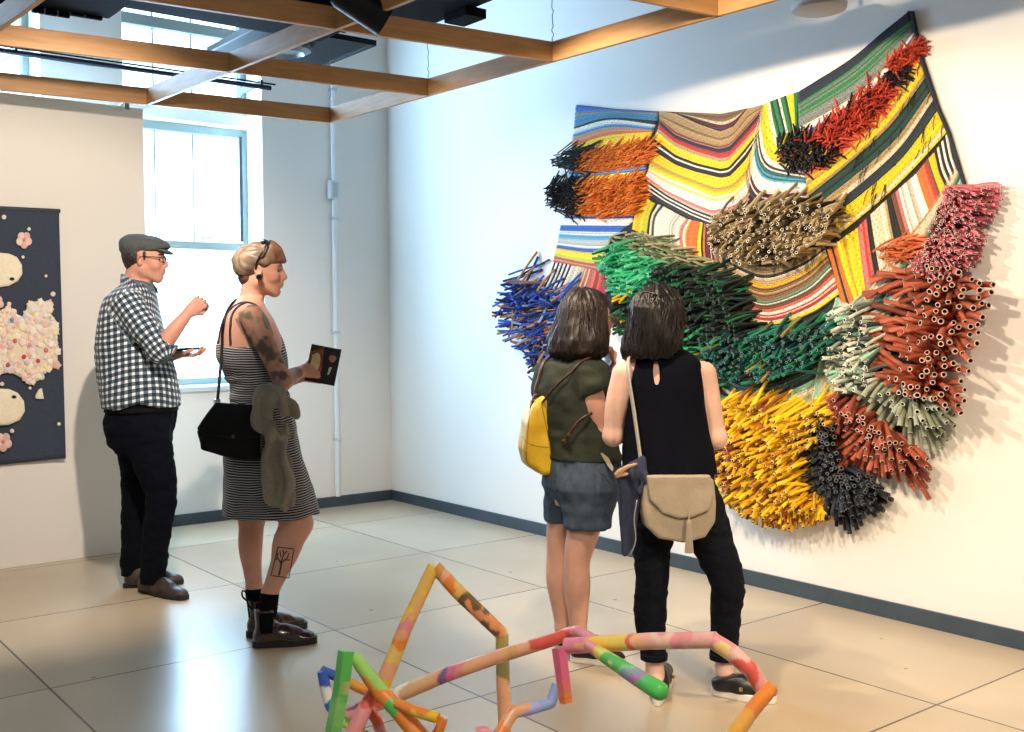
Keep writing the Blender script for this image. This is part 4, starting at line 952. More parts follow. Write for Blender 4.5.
LTH = mat('worn_brown_leather', '382C24', .5, var=.3, vscale=30); SOL = mat('dark_rubber', '1C1916', .7)
for a, b, an, nm in ((on_plane(139, 591, 2, 0), on_plane(187, 600, 2, 0), P(152, 577, -.08), 1), (on_plane(122.5, 588, 2, 0), on_plane(184, 583, 2, 0), P(134, 574, .09), 2)):
    an = np.array([an[0], an[1], .13]); s_, Pf = shoe(MAN, a, b, an, LTH, SOL, .052, .12, .024, ar=.052)
    lc = MB()
    for k in range(4): u = .42+.07*k; z = .098-.011*k; lc.tube([Pf(u, -.02, z), Pf(u+.01, 0, z+.006), Pf(u, .02, z)], .0025, 5)
    lc.build('laces', mat('lace_cord', '241E1A', .8), s_)
# thing in the far hand: dark phone / slim notebook
kk = P(189, 349, .06); d_ = nz(RH*.98+FH*.1+ZZ*.04); e_ = nz(FH); 
def slab(c, u, v, w, hu, hv, hw): return [c+u*a*hu+v*b*hv+w*q*hw for q in (-1, 1) for a, b in ((-1, -1), (1, -1), (1, 1), (-1, 1))]
def slab_mb(c, u, v, hu, hv, hw):
    w = np.cross(u, v); return MB().add(slab(c, u, v, w, hu, hv, hw), [(0,3,2,1),(4,5,6,7),(0,1,5,4),(1,2,6,5),(2,3,7,6),(3,0,4,7)])
ph = empty('tablet', kk, 'dark slim tablet resting on the checked shirt man\'s open palm', 'tablet')
slab_mb(kk, d_, e_, .068, .05, .006).build('case', mat('tablet_case', '1C2230', .4), ph, bevel=.003)
slab_mb(kk+ZZ*.008, d_, e_, .062, .044, .0012).build('screen', mat('tablet_screen', '2A3A58', .08), ph)
# ============================================================ person 2: woman in the striped dress
P = framer(4.66); WS = 229.3
WO = empty('person', on_plane(280, 642, 2, 0), 'short-haired woman in striped dress with tattooed arm, holding a flyer', 'person')
FR = nz(RH*.97+FH*.24); SD = nz(np.cross(FR, ZZ))      # the way she faces; SD = her right, towards us
def S3(y, x, a, b, dz=0): return (P(x, y, dz), a, b)
F = Field(np.array([-2.85, -3.35, 0]), np.array([-1.85, -2.35, 1.85]), .0046)
hc = P(261.5, 270.5); hf = nz(RH*.98+FH*.16-ZZ*.03); HS = .94; T, A = head(F, hc, hf, ZZ, HS, True)
F.put(cone(T(-.036, 0, -.055), P(250, 304, 0), .047, .050), .03)
tors = [S3(298, 251, .05, .05), S3(306, 248, .07, .13), S3(318, 248, .108, .155), S3(335, 250, .130, .15), S3(352, 252, .145, .145), S3(375, 255, .118, .13), S3(394, 259, .108, .125), S3(420, 260, .125, .15), S3(455, 262, .15, .17), S3(480, 264, .14, .16)]
F.put(stack(tors, FR, SD), .02)
sh, el, wr = P(252.5, 317, -.165), P(283, 381, -.19), P(301, 371, .02)
chain(F, [sh, P(266, 345, -.19), el], [.052, .045, .037], .02); chain(F, [el, el*.5+wr*.5, wr], [.038, .034, .024], .02)
hand(F, wr, nz(RH*.9+FH*.45-ZZ*.0), nz(-ZZ*.3+FH*1-RH*.3), 1, [.35, .45, .5, .55], .92, .9)
sh2, el2, wr2 = P(248, 316, .155), P(270, 378, .20), P(305, 376, .14)
chain(F, [sh2, el2, wr2], [.050, .036, .024], .02); hand(F, wr2, nz(RH*.95-FH*.2), nz(-FH*.9+RH*.2), -1, [.4, .5, .55, .6], .92, .7)
# legs: near (right) leg forward with bent knee, far leg straight
kn, an = P(297, 523, -.075), P(270, 592, -.075); hipn = P(272, 470, -.085)
chain(F, [hipn, kn], [.085, .064], .03); chain(F, [kn, P(288, 548, -.08), P(279, 570, -.08), an], [.062, .055, .044, .034], .03)
F.put(ell(P(284, 546, -.08), (.047, .048, .08)), .03)
kf, af = P(252, 515, .09), P(254.5, 588, .09); chain(F, [P(258, 470, .085), kf], [.080, .056], .03); chain(F, [kf, P(250.5, 545, .09), P(252, 566, .09), af], [.055, .053, .042, .034], .03)
for a_, hl, tl in ((an, on_plane(256, 646, 2, 0), on_plane(312, 641, 2, 0)), (af, on_plane(248, 637, 2, 0), on_plane(302, 625, 2, 0))):
    chain(F, [a_, np.array([hl[0], hl[1], .06])*.8+np.array([tl[0], tl[1], .06])*.2, np.array([hl[0], hl[1], .035])*.3+np.array([tl[0], tl[1], .035])*.7], [.034, .03, .025], .02)
TAT = lin('4A4644')
def w_skin(P_, N, C, L):
    ax = el-sh; l = np.linalg.norm(ax); ax = ax/l; t = (P_-sh)@ax; r = np.linalg.norm(P_-sh-t[:, None]*ax, axis=1)
    m = (r < .075) & (t > -.05) & (t < l+.03) & ((P_-P(250, 320))@FH < -.10)
    q = vnoise(P_*28, 3)*1.3+.9*vnoise(P_*60, 5); w = np.clip(.50+q*.8, .18, .92); g = np.clip(vnoise(P_*13, 9)*2, 0, 1)[:, None]
    ink = TAT*(1-g)+lin('6A7A5A')*g*.7+lin('8A4A3A')*g*.3
    C[m] = C[m]*(1-w[m, None])+ink[m]*w[m, None]
    ax2 = wr-el; l2 = np.linalg.norm(ax2); ax2 = ax2/l2; t2 = (P_-el)@ax2; r2 = np.linalg.norm(P_-el-t2[:, None]*ax2, axis=1); m2 = (r2 < .05) & (t2 > 0) & (t2 < l2*.75) & ~m
    C[m2] = C[m2]*(1-.7*w[m2, None])+ink[m2]*(.7*w[m2, None]); return C
body = bake('body', F, SKIN, WO, 1, col=head_col(T, A, hc, HS, 'CB957E', 'B97C70', '8A6A50', w_skin))
eyes(T, A, HS, body)
# tattoo drawn on the near calf: a framed bare tree
tm = mat('tattoo_ink', '2A2828', .6); tb = MB(); cc_ = P(284, 548, -.08)
def onleg(x, y):
    """point on the near side of the calf seen at x, y"""
    ys = [523, 548, 570, 592]; ax_ = [P(297, 523, -.075), P(288, 548, -.08), P(279, 570, -.08), P(270, 592, -.075)]
    d = ray(x, y); best = None
    lo_, hi_ = 4.40, 4.62
    i = 0
    for q in range(3):
        if y >= ys[q]: i = q
    D = body_tree.ray_cast(Vector(CAM+d*4.2)-Vector(MANOFF), Vector(nz(d)))
    return (np.array(D[0])+np.array(MANOFF)) if D[0] is not None else at_depth(x, y, 4.53)
from mathutils.bvhtree import BVHTree
body_tree = BVHTree.FromObject(body, bpy.context.evaluated_depsgraph_get()) if False else BVHTree.FromPolygons([v.co[:] for v in body.data.vertices], [p.vertices[:] for p in body.data.polygons])
MANOFF = tuple(WO.location)
def inkline(pts, r=.0013):
    q = []
    for (x0, y0), (x1, y1) in zip(pts[:-1], pts[1:]):
        n = max(2, int(math.hypot(x1-x0, y1-y0)/1.5)); q += [onleg(x0+(x1-x0)*k/n, y0+(y1-y0)*k/n) for k in range(n)]
    q.append(onleg(*pts[-1])); tb.tube([p-FW*.0006 for p in q], r, 5)
inkline([(278, 547), (294, 549), (289, 578), (271, 575.5), (278, 547)], .0023)
inkline([(279, 575), (281, 566), (281.5, 560)], .0042)
for br in ([(281, 563), (277, 557), (278, 553)], [(281.5, 561), (284, 554), (283, 550)], [(281.5, 563), (287, 558), (289, 553)], [(284, 560), (290, 560)], [(278, 558), (275.5, 560)], [(283, 555), (287, 551)], [(281, 557), (280, 551)]): inkline(br, .0026)
tb.build('tattoo', tm, body, smooth=True)
# hair: short pixie, blonde over a dark nape
F = Field(hc-.17, hc+.17, .0040)
F.put(ell(T(-.010, 0, .048), np.array([.108, .086, .083])*HS, A), .01); F.put(ell(T(-.060, 0, .030), np.array([.070, .080, .075])*HS, A), .03)
F.put(cone(T(.040, 0, .086), T(.074, 0, .052), .050*HS, .031*HS, (A[0], 1.3)), .03)
F.put(ell(T(-.085, 0, .008), np.array([.036, .058, .045])*HS, A), .02)
F.cut(T(.0, 0, -.030), nz(-A[2]*.6+A[0]*.9), .01, hi=None) if False else None
F.put(ell(T(.078, 0, -.030), np.array([.085, .12, .070])*HS, A), .01, 's')
F.cut(T(-.03, 0, -.022), nz(-A[2]+A[0]*.12), .006)
for q in (-1, 1): F.put(ell(T(.004, q*.092, -.006), np.array([.026, .024, .036])*HS, A), .008, 's')
def pix(p, n):
    L = (p-hc)@np.array(A).T; s_ = vnoise(np.stack([L[:, 0]*18+L[:, 2]*30, L[:, 1]*150, L[:, 2]*18], 1)); return .006*s_+.006*vnoise(p*26)
def pixc(p, n):
    L = (p-hc)@np.array(A).T/HS; g = np.clip((L[:, 0]+.02)/.1, 0, 1)[:, None]; c = lin('7C6A56')*(1-g)+lin('7A5038')*g
    s_ = vnoise(np.stack([L[:, 0]*22, L[:, 1]*70, L[:, 2]*22], 1), 4)[:, None]; c = c*(1+.45*s_)
    sg_ = np.clip((.028-L[:, 2]+.008*s_[:, 0])/.02, 0, 1)*np.clip((L[:, 0]+.075)/.02, 0, 1); sg_ = sg_[:, None]*.8; return c*(1-sg_)+lin('4A3428')*sg_
bake('short_hair', F, mat('hair', rough=.42, attr='Col', spec=.5), WO, 1, pix, pixc)
F = Field(hc-.17, hc+.17, .0040)
F.put(ell(T(-.060, 0, -.030), np.array([.046, .058, .048])*HS, A), .01); F.put(ell(T(-.010, 0, .012), np.array([.060, .079, .045])*HS, A), .01); F.cut(T(.035, 0, 0), A[0], .004); F.cut(T(-.02, 0, -.070), nz(-A[2]), .004)
for q in (-1, 1): F.put(ell(T(.0, q*.088, -.010), np.array([.026, .020, .040])*HS, A), .006, 's')
bake('cropped_nape', F, mat('hair_dark', rough=.6, attr='Col', var=.3, vscale=120), WO, 1, lambda p, n: .001*vnoise(p*300), '4E3628')
# sunglasses pushed up on the hair
g = MB(); m_ = mat('sunglass_frame', '17130F', .25)
for q in (-1, 1): g.tube(cr([T(-.020, q*.082, .000), T(-.012, q*.094, .040), T(.014, q*.094, .085), T(.026, q*.078, .118)], 10), .004, 8)
g.tube(cr([T(.026, .078, .118), T(.034, .04, .132), T(.036, 0, .137), T(.034, -.04, .132), T(.026, -.078, .118)], 14), .0055, 8)
sg = g.build('sunglasses', m_, WO, smooth=True)
for q in (-1, 1):
    c = T(.012, q*.045, .138); u = nz(A[1]); v = nz(A[0]*.85-A[2]*-.3)
    MB().prism([c+u*.030*math.cos(a)+nz(A[0]*.9-A[2]*.35)*.022*math.sin(a) for a in np.linspace(0, 2*math.pi, 18)[:-1]], np.array(A[2])*.003).build('lens', mat('dark_lens', '1A120E', .08), sg)
MB().lathe(T(-.004, -.086, -.034), nz(SD), [(-.004, .009), (0, .012), (.006, .0125), (.009, .009)], 16).build('ear_plug', mat('ear_plug', '120E10', .25), WO, smooth='auto')
# dress
STR = attr_mat('striped_jersey', lambda mth, at, mix: mix(mth('LESS_THAN', mth('FRACT', mth('DIVIDE', at('pv'), .0102)), .27), '1E1F28', 'B9B8B8'))
F = Field(np.array([-2.9, -3.4, .5]), np.array([-1.85, -2.3, 1.55]), .0048)
ds = [S3(327, 251.5, .118, .118), S3(334, 249, .132, .146), S3(345, 250, .146, .158), S3(358, 252, .152, .16), S3(372, 256, .138, .148), S3(386, 259, .126, .14), S3(395, 259.5, .122, .138), S3(408, 261, .130, .152), S3(430, 262, .150, .172), S3(458, 263.5, .168, .19), S3(485, 268, .190, .205), S3(513, 271.5, .206, .21)]
F.put(stack(ds, FR, SD, 2.15), .01)
F.cut(P(252, 337), nz(ZZ*1.0-FR*.10+SD*.25), .006, lo=P(215, 345)-.3, hi=P(262, 310)+.25)
F.put(ell(sh+ZZ*-.02, (.075, .07, .085)), .01, 's'); F.put(ell(sh2+ZZ*-.02, (.075, .07, .085)), .01, 's')
def w_uv(p, n):
    q = p-P(258, 400); a = np.arctan2(q@SD, q@FR); return {'pv': p[:, 2]+10+.010*np.sin(a*1.0)+.006*vnoise(p*9)+.004*vnoise(p*25)}
dress = bake('striped_dress', F, STR, WO, 2, lambda p, n: .006*vnoise(p*np.array([15, 15, 6]))*(p[:, 2] < 1.0)+.004*vnoise(p*np.array([22, 22, 40]), 2)*(np.abs(p[:, 2]-1.03) < .12)+.0035*vnoise(p*20), attrs=w_uv)
# straps
st = MB(); bt = tree_of(body); bd = tree_of(body, dress)
for pth in ([P(226, 345, -.06), P(229, 328, -.07), P(236, 313, -.08), P(246, 305, -.09), P(258, 308, -.10), P(268, 322, -.10), P(276, 342, -.09)],
            [P(222, 345, .05), P(225, 328, .05), P(234, 312, .06), P(246, 304, .07), P(258, 310, .08), P(268, 325, .09)],
            [P(237, 345, -.10), P(238, 330, -.10), P(241, 315, -.10), P(247, 306, -.09)]):
    st.tube(snap(bt, cr(pth, 30), .002), .0055, 8)
strap = st.build('dress_straps', mat('strap_cloth', '1E1E26', .7), dress, smooth=True)
# fabric belt tied at the waist
F = Field(P(259, 395)-.25, P(259, 395)+.25, .0048); F.put(stack([S3(392, 259.5, .127, .143), S3(399, 260, .130, .148)], FR, SD, 2.15), .004)
bake('waist_tie', F, STR, WO, 1, attrs=w_uv)
# socks and boots
SOCK = mat('black_sock', '08090D', .9, spec=.1, bump=.3, bscale=300)
OX = mat('oxblood_leather', '2A1214', .22, var=.2, vscale=20, coat=.4)
for (a_, hl, tl, yt) in ((an, on_plane(252, 648, 2, 0), on_plane(317.5, 642, 2, 0), 596), (af, on_plane(246, 638, 2, 0), on_plane(307, 627, 2, 0), 586)):
    dz = -.075 if a_ is an else .09
    F = Field(a_-.2, a_+.2, .0044); base = np.array([hl[0], hl[1], 0])*.8+np.array([tl[0], tl[1], 0])*.2
    F.put(cone(a_-ZZ*.005, base+ZZ*.06, .0395, .040), .01); F.cut(P(268, yt-9, dz), nz(ZZ), .003)
    bake('sock', F, SOCK, WO, 1)
    ank = base+ZZ*.165; s_, Pf = shoe(WO, hl, tl, ank, OX, mat('black_sole', '0C0B0D', .5), .048, .15, .032, ar=.044)
    # elastic side panel and pull tab
    f_, d_, v_, L_ = footshape(hl, tl)
    MB().prism([Pf(.12, -.050, .07), Pf(.30, -.050, .07), Pf(.33, -.046, .155), Pf(.10, -.046, .155)], v_*.003*-1).build('elastic_gusset', SOCK, s_, bevel=.001)
    pt = Pf(.02, 0, .165); MB().tube(cr([pt, pt-d_*.018+ZZ*.02, pt-d_*.02+ZZ*.045, pt-d_*.004+ZZ*.04, pt+ZZ*.01], 10), .004, 6).build('pull_tab', SOCK, s_, smooth=True)
# ------------------------------------------------------------ her handbag
BL = mat('black_bag_leather', '040406', .45, spec=.2, bump=.1, bscale=120)
bc = P(229, 432, -.25)
HB = empty('handbag', bc, 'soft black handbag hanging at the striped dress woman\'s hip', 'handbag')
F = Field(bc-.25, bc+.25, .0045)
q = [P(217, 404, -.24), P(262, 409, -.24), P(262, 460, -.25), P(238, 459, -.25), P(201, 447, -.25), P(198, 430, -.25)]
def polyprism(poly, ny, half, rnd):
    """rounded slab whose outline lies in the plane facing ny"""
    ny = nz(ny); c = np.mean(poly, 0); u = nz(np.cross(ny, ZZ)); v = np.cross(u, ny); Q = np.array([[(p-c)@u, (p-c)@v] for p in poly]); n = len(Q)
    ar_ = .5*sum(Q[i][0]*Q[(i+1) % n][1]-Q[(i+1) % n][0]*Q[i][1] for i in range(n)); Q = Q if ar_ > 0 else Q[::-1]
    R = np.abs(Q).max()*1.5+half
    def f(X, Y, Z):
        a = (X-c[0])*u[0]+(Y-c[1])*u[1]+(Z-c[2])*u[2]; b = (X-c[0])*v[0]+(Y-c[1])*v[1]+(Z-c[2])*v[2]; w = np.abs((X-c[0])*ny[0]+(Y-c[1])*ny[1]+(Z-c[2])*ny[2])-half
        d = None; ins = None
        for i in range(n):
            p0 = Q[i]; e = Q[(i+1) % n]-p0; t = np.clip(((a-p0[0])*e[0]+(b-p0[1])*e[1])/(e@e), 0, 1); dd = (a-p0[0]-t*e[0])**2+(b-p0[1]-t*e[1])**2; d = dd if d is None else np.minimum(d, dd)
            cnd = (p0[1] > b) != ((p0+e)[1] > b); xi = e[0]*(b-p0[1])/(e[1]+1e-12)+p0[0]; tog = cnd & (a < xi); ins = tog if ins is None else ins ^ tog
        d = np.sqrt(d); d = np.where(ins, -d, d)
        return np.minimum(np.maximum(d, w), 0)+np.sqrt(np.maximum(d, 0)**2+np.maximum(w, 0)**2)-rnd
    return c-R, c+R, f
ins = lambda poly, k: [np.mean(poly, 0)+(p-np.mean(poly, 0))*k for p in poly]
F.put(polyprism(ins(q, .90), SD, .03, .014), .01); bake('bag_body', F, BL, HB, 2, lambda p, n: .004*vnoise(p*18))
q = [P(216, 402, -.285), P(261, 407, -.285), P(262, 436, -.29), P(238, 438, -.30), P(204, 432, -.29), P(197.5, 428, -.285)]
F = Field(bc-.25, bc+.25, .0040); F.put(polyprism(ins(q, .94), SD, .006, .008), .008); bake('flap', F, BL, HB, 2, lambda p, n: .0025*vnoise(p*20))
MB().lathe(P(233, 437, -.305), SD, [(0, .008), (.004, .008), (.006, .004)], 14).build('clasp', mat('dark_brass', '4A4234', .3, .9), HB, smooth='auto')
sp_ = MB().tube(keep_out(bd, cr([P(217, 405, -.235), P(219, 385, -.20), P(221, 362, -.15), P(225, 338, -.11), P(232, 320, -.09), P(243, 306, .0), P(254, 304, .05), P(268, 318, .12), P(276, 345, .19), P(272, 372, .22)], 60), .006), .0062, 8).build('strap', BL, HB, smooth=True)
MB().box(P(217, 402, -.24)-.012, P(217, 402, -.24)+.012).build('buckle', mat('steel_ring', 'B8BCC0', .25, 1), HB, bevel=.004)
# ------------------------------------------------------------ jacket knotted on the bag strap
JK = mat('olive_grey_knit', '8C8474', .95, var=.10, vscale=70, bump=.35, bscale=300)
F = Field(P(275, 450, -.28)-.32, P(275, 450, -.28)+.32, .0045)
chain(F, [P(259, 398, -.30), P(264, 394, -.31), P(276, 396, -.31), P(286, 404, -.30), P(292, 414, -.29)], [.024, .040, .045, .034, .02], .02, (SD, 1.3))
chain(F, [P(262, 400, -.30), P(262, 420, -.31), P(267, 432, -.32)], [.036, .032, .034], .02, (SD, 1.2))
F.put(ell(P(273, 436, -.325), (.04, .035, .034)), .02)
chain(F, [P(272, 440, -.31), P(268, 462, -.29), P(270, 485, -.28), P(280, 504, -.27)], [.032, .040, .040, .026], .02, (SD, 1.5))
chain(F, [P(278, 440, -.30), P(284, 462, -.285), P(289, 485, -.27), P(289, 505, -.265)], [.026, .040, .038, .024], .02, (SD, 1.5))
chain(F, [P(276, 430, -.30), P(286, 428, -.29), P(291, 436, -.28)], [.022, .018, .014], .02)
jk = bake('jacket', F, JK, None, 2, lambda p, n: .013*np.sin(((p@RH)*95)+3*vnoise(p*9, 3))*(p[:, 2] < 1.12)*np.clip((1.12-p[:, 2])*9, 0, 1)+.010*vnoise(p*np.array([30, 30, 14]), 4)+.004*vnoise(p*np.array([60, 60, 30]), 6))
tag(jk, 'olive grey knitted jacket knotted and hanging over the black handbag', 'jacket')
# ------------------------------------------------------------ flyer
fc = P(323, 365, .05); fu = nz(RH*.97+FH*.15-ZZ*.20); fv = nz(ZZ*.97+RH*.21); 
fl = empty('flyer', fc, 'glossy printed flyer with dark photographs held by the striped dress woman', 'flyer')
w = nz(np.cross(fu, fv))
def card(c, hu, hv, m, name, par, th=.0015, off=0): return slab_mb(c+w*off, fu, fv, hu, hv, th).build(name, m, par)
sgn = 1 if (w@FW) < 0 else -1
card(fc, .066, .082, mat('flyer_paper', '1A1A20', .25), 'sheet', fl)
pp = lambda u, v: fc+fu*u+fv*v
MB().prism([pp(-.062, .05), pp(-.01, .078), pp(-.002, -.03), pp(-.055, -.045)], w*sgn*.003).build('left_picture', mat('print_rust', '8A4A32', .3, var=.4, vscale=40), fl)
MB().prism([pp(-.055, .035)]+[pp(-.034+.020*math.cos(a), .004+.045*math.sin(a)) for a in np.linspace(2.2, -3.6, 18)], w*sgn*.0042).build('pale_figure', mat('print_cream', 'D9C08C', .35, var=.15), fl)
MB().prism([pp(.035+.016*math.cos(a), .040+.022*math.sin(a)) for a in np.linspace(0, 6.1, 18)], w*sgn*.003).build('printed_face', mat('print_face', 'A87258', .35, var=.2), fl)
MB().prism([pp(.020, .062), pp(.052, .060), pp(.052, .045), pp(.035, .052), pp(.020, .045)], w*sgn*.0036).build('printed_hair', mat('print_hair', '2A1C18', .35), fl)
MB().prism([pp(.028, -.005), pp(.040, -.002), pp(.034, -.035), pp(.026, -.040)], w*sgn*.003).build('printed_collar', mat('print_white', 'D5D2CC', .35), fl)
# ============================================================ person 3: woman with the yellow backpack
P = framer(4.30); DS = 4.30
SW = empty('person', on_plane(585, 662, 2, 0), 'woman in olive t-shirt and grey shorts with a yellow backpack, facing the hanging', 'person')
psi = math.radians(38); FR = RH*math.cos(psi)+FH*math.sin(psi); SD = np.cross(FR, ZZ)   # SD = her right, towards us
S3 = lambda y, x, a, b, dz=0: (P(x, y, dz), a, b)
F = Field(np.array([-2.15, -4.55, 0]), np.array([-1.1, -3.5, 1.65]), .0046)
hc = P(589, 319); hf = nz(RH*.92+FH*.40+ZZ*.02); HS = .93; T, A = head(F, hc, hf, ZZ, HS, True)
F.put(cone(T(-.036, 0, -.055), P(576, 357, 0), .047, .052), .03)
tors = [S3(352, 575, .05, .055), S3(360, 573, .065, .11), S3(370, 572, .085, .145), S3(385, 571, .10, .15), S3(410, 572, .11, .15), S3(440, 578, .115, .15), S3(460, 581, .12, .155), S3(490, 582, .115, .145), S3(505, 583, .10, .12)]
F.put(stack(tors, FR, SD), .02)
sh = P(586, 378, -.12); el = P(600, 432, -.10); wr = P(609, 372, .07)
chain(F, [sh, P(594, 403, -.13), el], [.048, .048, .040], .02); chain(F, [el, el*.5+wr*.5, wr], [.041, .036, .025], .02)
hand(F, wr, nz(ZZ*.95+RH*.1), nz(-FH*.5-RH*.8), 1, [.9, 1.0, 1.1, 1.1], .92, .8)
sh2 = P(549, 374, .05); el2 = P(545, 425, .14); wr2 = P(590, 430, .22)
chain(F, [sh2, P(543, 398, .09), el2, wr2], [.052, .046, .038, .026], .02); hand(F, wr2, nz(RH+ZZ*.3), nz(-FH), -1, .5, .92)
for hp, kn, cf, an, hl, tl in ((P(590, 500, -.05), P(577, 560, -.06), P(577, 585, -.06), P(579, 636, -.055), on_plane(571, 660, 2, 0), on_plane(624, 664, 2, 0)),
                           (P(566, 498, .08), P(559, 556, .08), P(559, 580, .08), P(563, 628, .08), on_plane(556, 650, 2, 0), on_plane(604, 646, 2, 0))):
    chain(F, [hp, hp*.45+kn*.55, kn, cf, cf*.4+an*.6, an], [.070, .064, .052, .053, .039, .031], .025)
    chain(F, [an, np.array([hl[0], hl[1], .05])*.75+np.array([tl[0], tl[1], .05])*.25, np.array([hl[0], hl[1], .035])*.3+np.array([tl[0], tl[1], .035])*.7], [.031, .03, .025], .02)
body = bake('body', F, SKIN, SW, 1, col=head_col(T, A, hc, HS, 'D2A088', 'B97C70', '3A2A22'))
eyes(T, A, HS, body)
HAIRM = mat('dark_brown_hair', rough=.48, attr='Col', spec=.35)
def strands(p, n, c, A, f=150, amp=.004):
    L = (p-c)@np.array(A).T; a = np.arctan2(L[:, 1], L[:, 0]+.02); z = L[:, 2]
    w = np.clip((.06-z)*9, 0, 1)
    return w*.010*vnoise(np.stack([a*4+2*vnoise(p*6), z*16, z*0], 1), 9)+amp*1.3*vnoise(np.stack([a*11+2*vnoise(p*9), z*9, z*0], 1))+amp*.8*vnoise(np.stack([a*32+2.5*vnoise(p*13, 2), z*13, z*0], 1), 3)+.004*vnoise(p*16, 5)
def hcol(base, tip, c, A):
    def f(p, n):
        L = (p-c)@np.array(A).T; a = np.arctan2(L[:, 1], L[:, 0]+.02); z = L[:, 2]; s_ = vnoise(np.stack([a*26+2*vnoise(p*9), z*10, z*0], 1), 7)[:, None]
        g = np.clip((-z-.0)/.2, 0, 1)[:, None]; return (lin(base)*(1-g)+lin(tip)*g)*(1+.55*s_)
    return f
def locks(name, c, A, spec, parent, m, colr, n=70, seed=3):
    tr = tree_of(parent)
    """loose wavy locks lying over the hair mass so that its outline is not smooth"""
    rs = np.random.default_rng(seed); specs = []
    mb = MB()
    for k in range(n):
        a = rs.uniform(*spec['ang']); r0 = spec['r']; top = np.array([math.cos(a)*r0[0]*.75-.015, math.sin(a)*r0[1]*.8, rs.uniform(.04, .09)])
        bot = np.array([math.cos(a)*r0[0]*spec.get('flare', 1.15)-.02, math.sin(a)*r0[1]*spec.get('flare', 1.15), rs.uniform(*spec['z'])]); pts = []
        for q in range(12):
            t = q/11; b = top*(1-t)+bot*t; bulge = math.sin(min(t*1.5, 1)*math.pi/1.0*.5)*.012
            b[:2] *= 1+bulge*6*(1-t)+.0; b = b+np.array([math.sin(t*9+k)*.010, math.cos(t*8+k*2)*.010, 0])
            pts.append(np.asarray(c)+A[0]*b[0]+A[1]*b[1]+A[2]*b[2])
        cc = lin(colr)*rs.uniform(.7, 1.35)
        mb.tube(snap(tr, cr(pts, 14), .0015), [.0030*(1-.6*(i/13)) for i in range(14)], 5, c=tuple(cc))
    return mb.build(name, m, parent, smooth=True, cols=True)
# shoulder-length hair
F = Field(hc-np.array([.24, .24, .30]), hc+np.array([.24, .24, .2]), .0046)
F.put(ell(T(-.016, 0, .040), np.array([.112, .094, .095])*HS, A), .01)
F.put(ell(T(-.040, 0, -.010), np.array([.100, .108, .100])*HS, A), .04)
F.put(stack([(T(-.066, 0, -.170), .080, .108), (T(-.064, 0, -.14), .108, .138), (T(-.056, 0, -.09), .118, .140), (T(-.040, 0, -.03), .110, .124), (T(-.02, 0, .03), .09, .092)], A[0]-ZZ*A[0][2], A[1], 2.2), .03)
F.put(ell(T(.098, -.02, -.045), np.array([.088, .090, .125])*HS, A), .02, 's')
hair = bake('hair', F, HAIRM, SW, 1, lambda p, n: strands(p, n, hc, A), hcol('1D1613', '2C1F18', hc, A))
locks('hair_locks', hc, A, dict(ang=(1.0, 5.3), r=(.118, .122), z=(-.215, -.11)), hair, HAIRM, '281C16', 170)
# glasses
def specs_(T, parent, col='5A3A28'):
    g = MB()
    for q in (-1, 1):
        c = T(.102, q*.033, .000); g.tube([c+np.array(A[1])*(.026*math.cos(a))+np.array(A[2])*(.019*math.sin(a)) for a in np.linspace(0, 2*math.pi, 20)], .0026, 6)
        g.tube([T(.100, q*.058, .004), T(.050, q*.080, .008), T(-.010, q*.082, .008)], .0024, 6)
    g.tube([T(.102, .008, .003), T(.106, 0, .006), T(.102, -.008, .003)], .002, 6)
    o = g.build('glasses', mat('tortoise_frame_'+col, col, .3), parent, smooth=True)
    for q in (-1, 1):
        c = T(.102, q*.033, .000); MB().prism([c+np.array(A[1])*(.0245*math.cos(a))+np.array(A[2])*(.0175*math.sin(a)) for a in np.linspace(0, 2*math.pi, 18)[:-1]], np.array(A[0])*.0015).build('lens', GL, o)
specs_(T, SW)
# t-shirt
TS = mat('olive_jersey', '30352B', .9, spec=.2, var=.10, vscale=120, bump=.15, bscale=500)
F = Field(np.array([-2.15, -4.55, .75]), np.array([-1.1, -3.5, 1.5]), .0048)
sec = [(354, 575, .062, .068), (359, 574, .085, .13), (365, 573, .105, .175), (376, 572, .118, .185), (392, 571, .125, .178), (410, 572, .128, .172), (432, 577, .132, .172), (448, 580, .137, .175), (459, 582, .142, .178)]
F.put(cone(P(584, 374, -.105), P(593, 388, -.13), .068, .068), .05); F.put(cone(P(551, 373, .04), P(546, 388, .075), .066, .062), .03)
F.cut(P(593, 392, -.135), nz(sh*-1+el), .003, lo=P(596, 398, -.135)-.085, hi=P(596, 398, -.135)+.085)
F.cut(P(544, 392, .085), nz(el2-sh2), .003, lo=P(536, 398, .085)-.08, hi=P(540, 400, .085)+.075)
F.put(stack([(P(x, y), a, b) for y, x, a, b in sec], FR, SD, 2.25), .02)
F.cut(P(582, 458), -ZZ, .003)
shirt = bake('t_shirt', F, TS, SW, 2, lambda p, n: .006*vnoise(p*np.array([13, 13, 8]))+.005*vnoise(p*np.array([20, 20, 34]), 3))
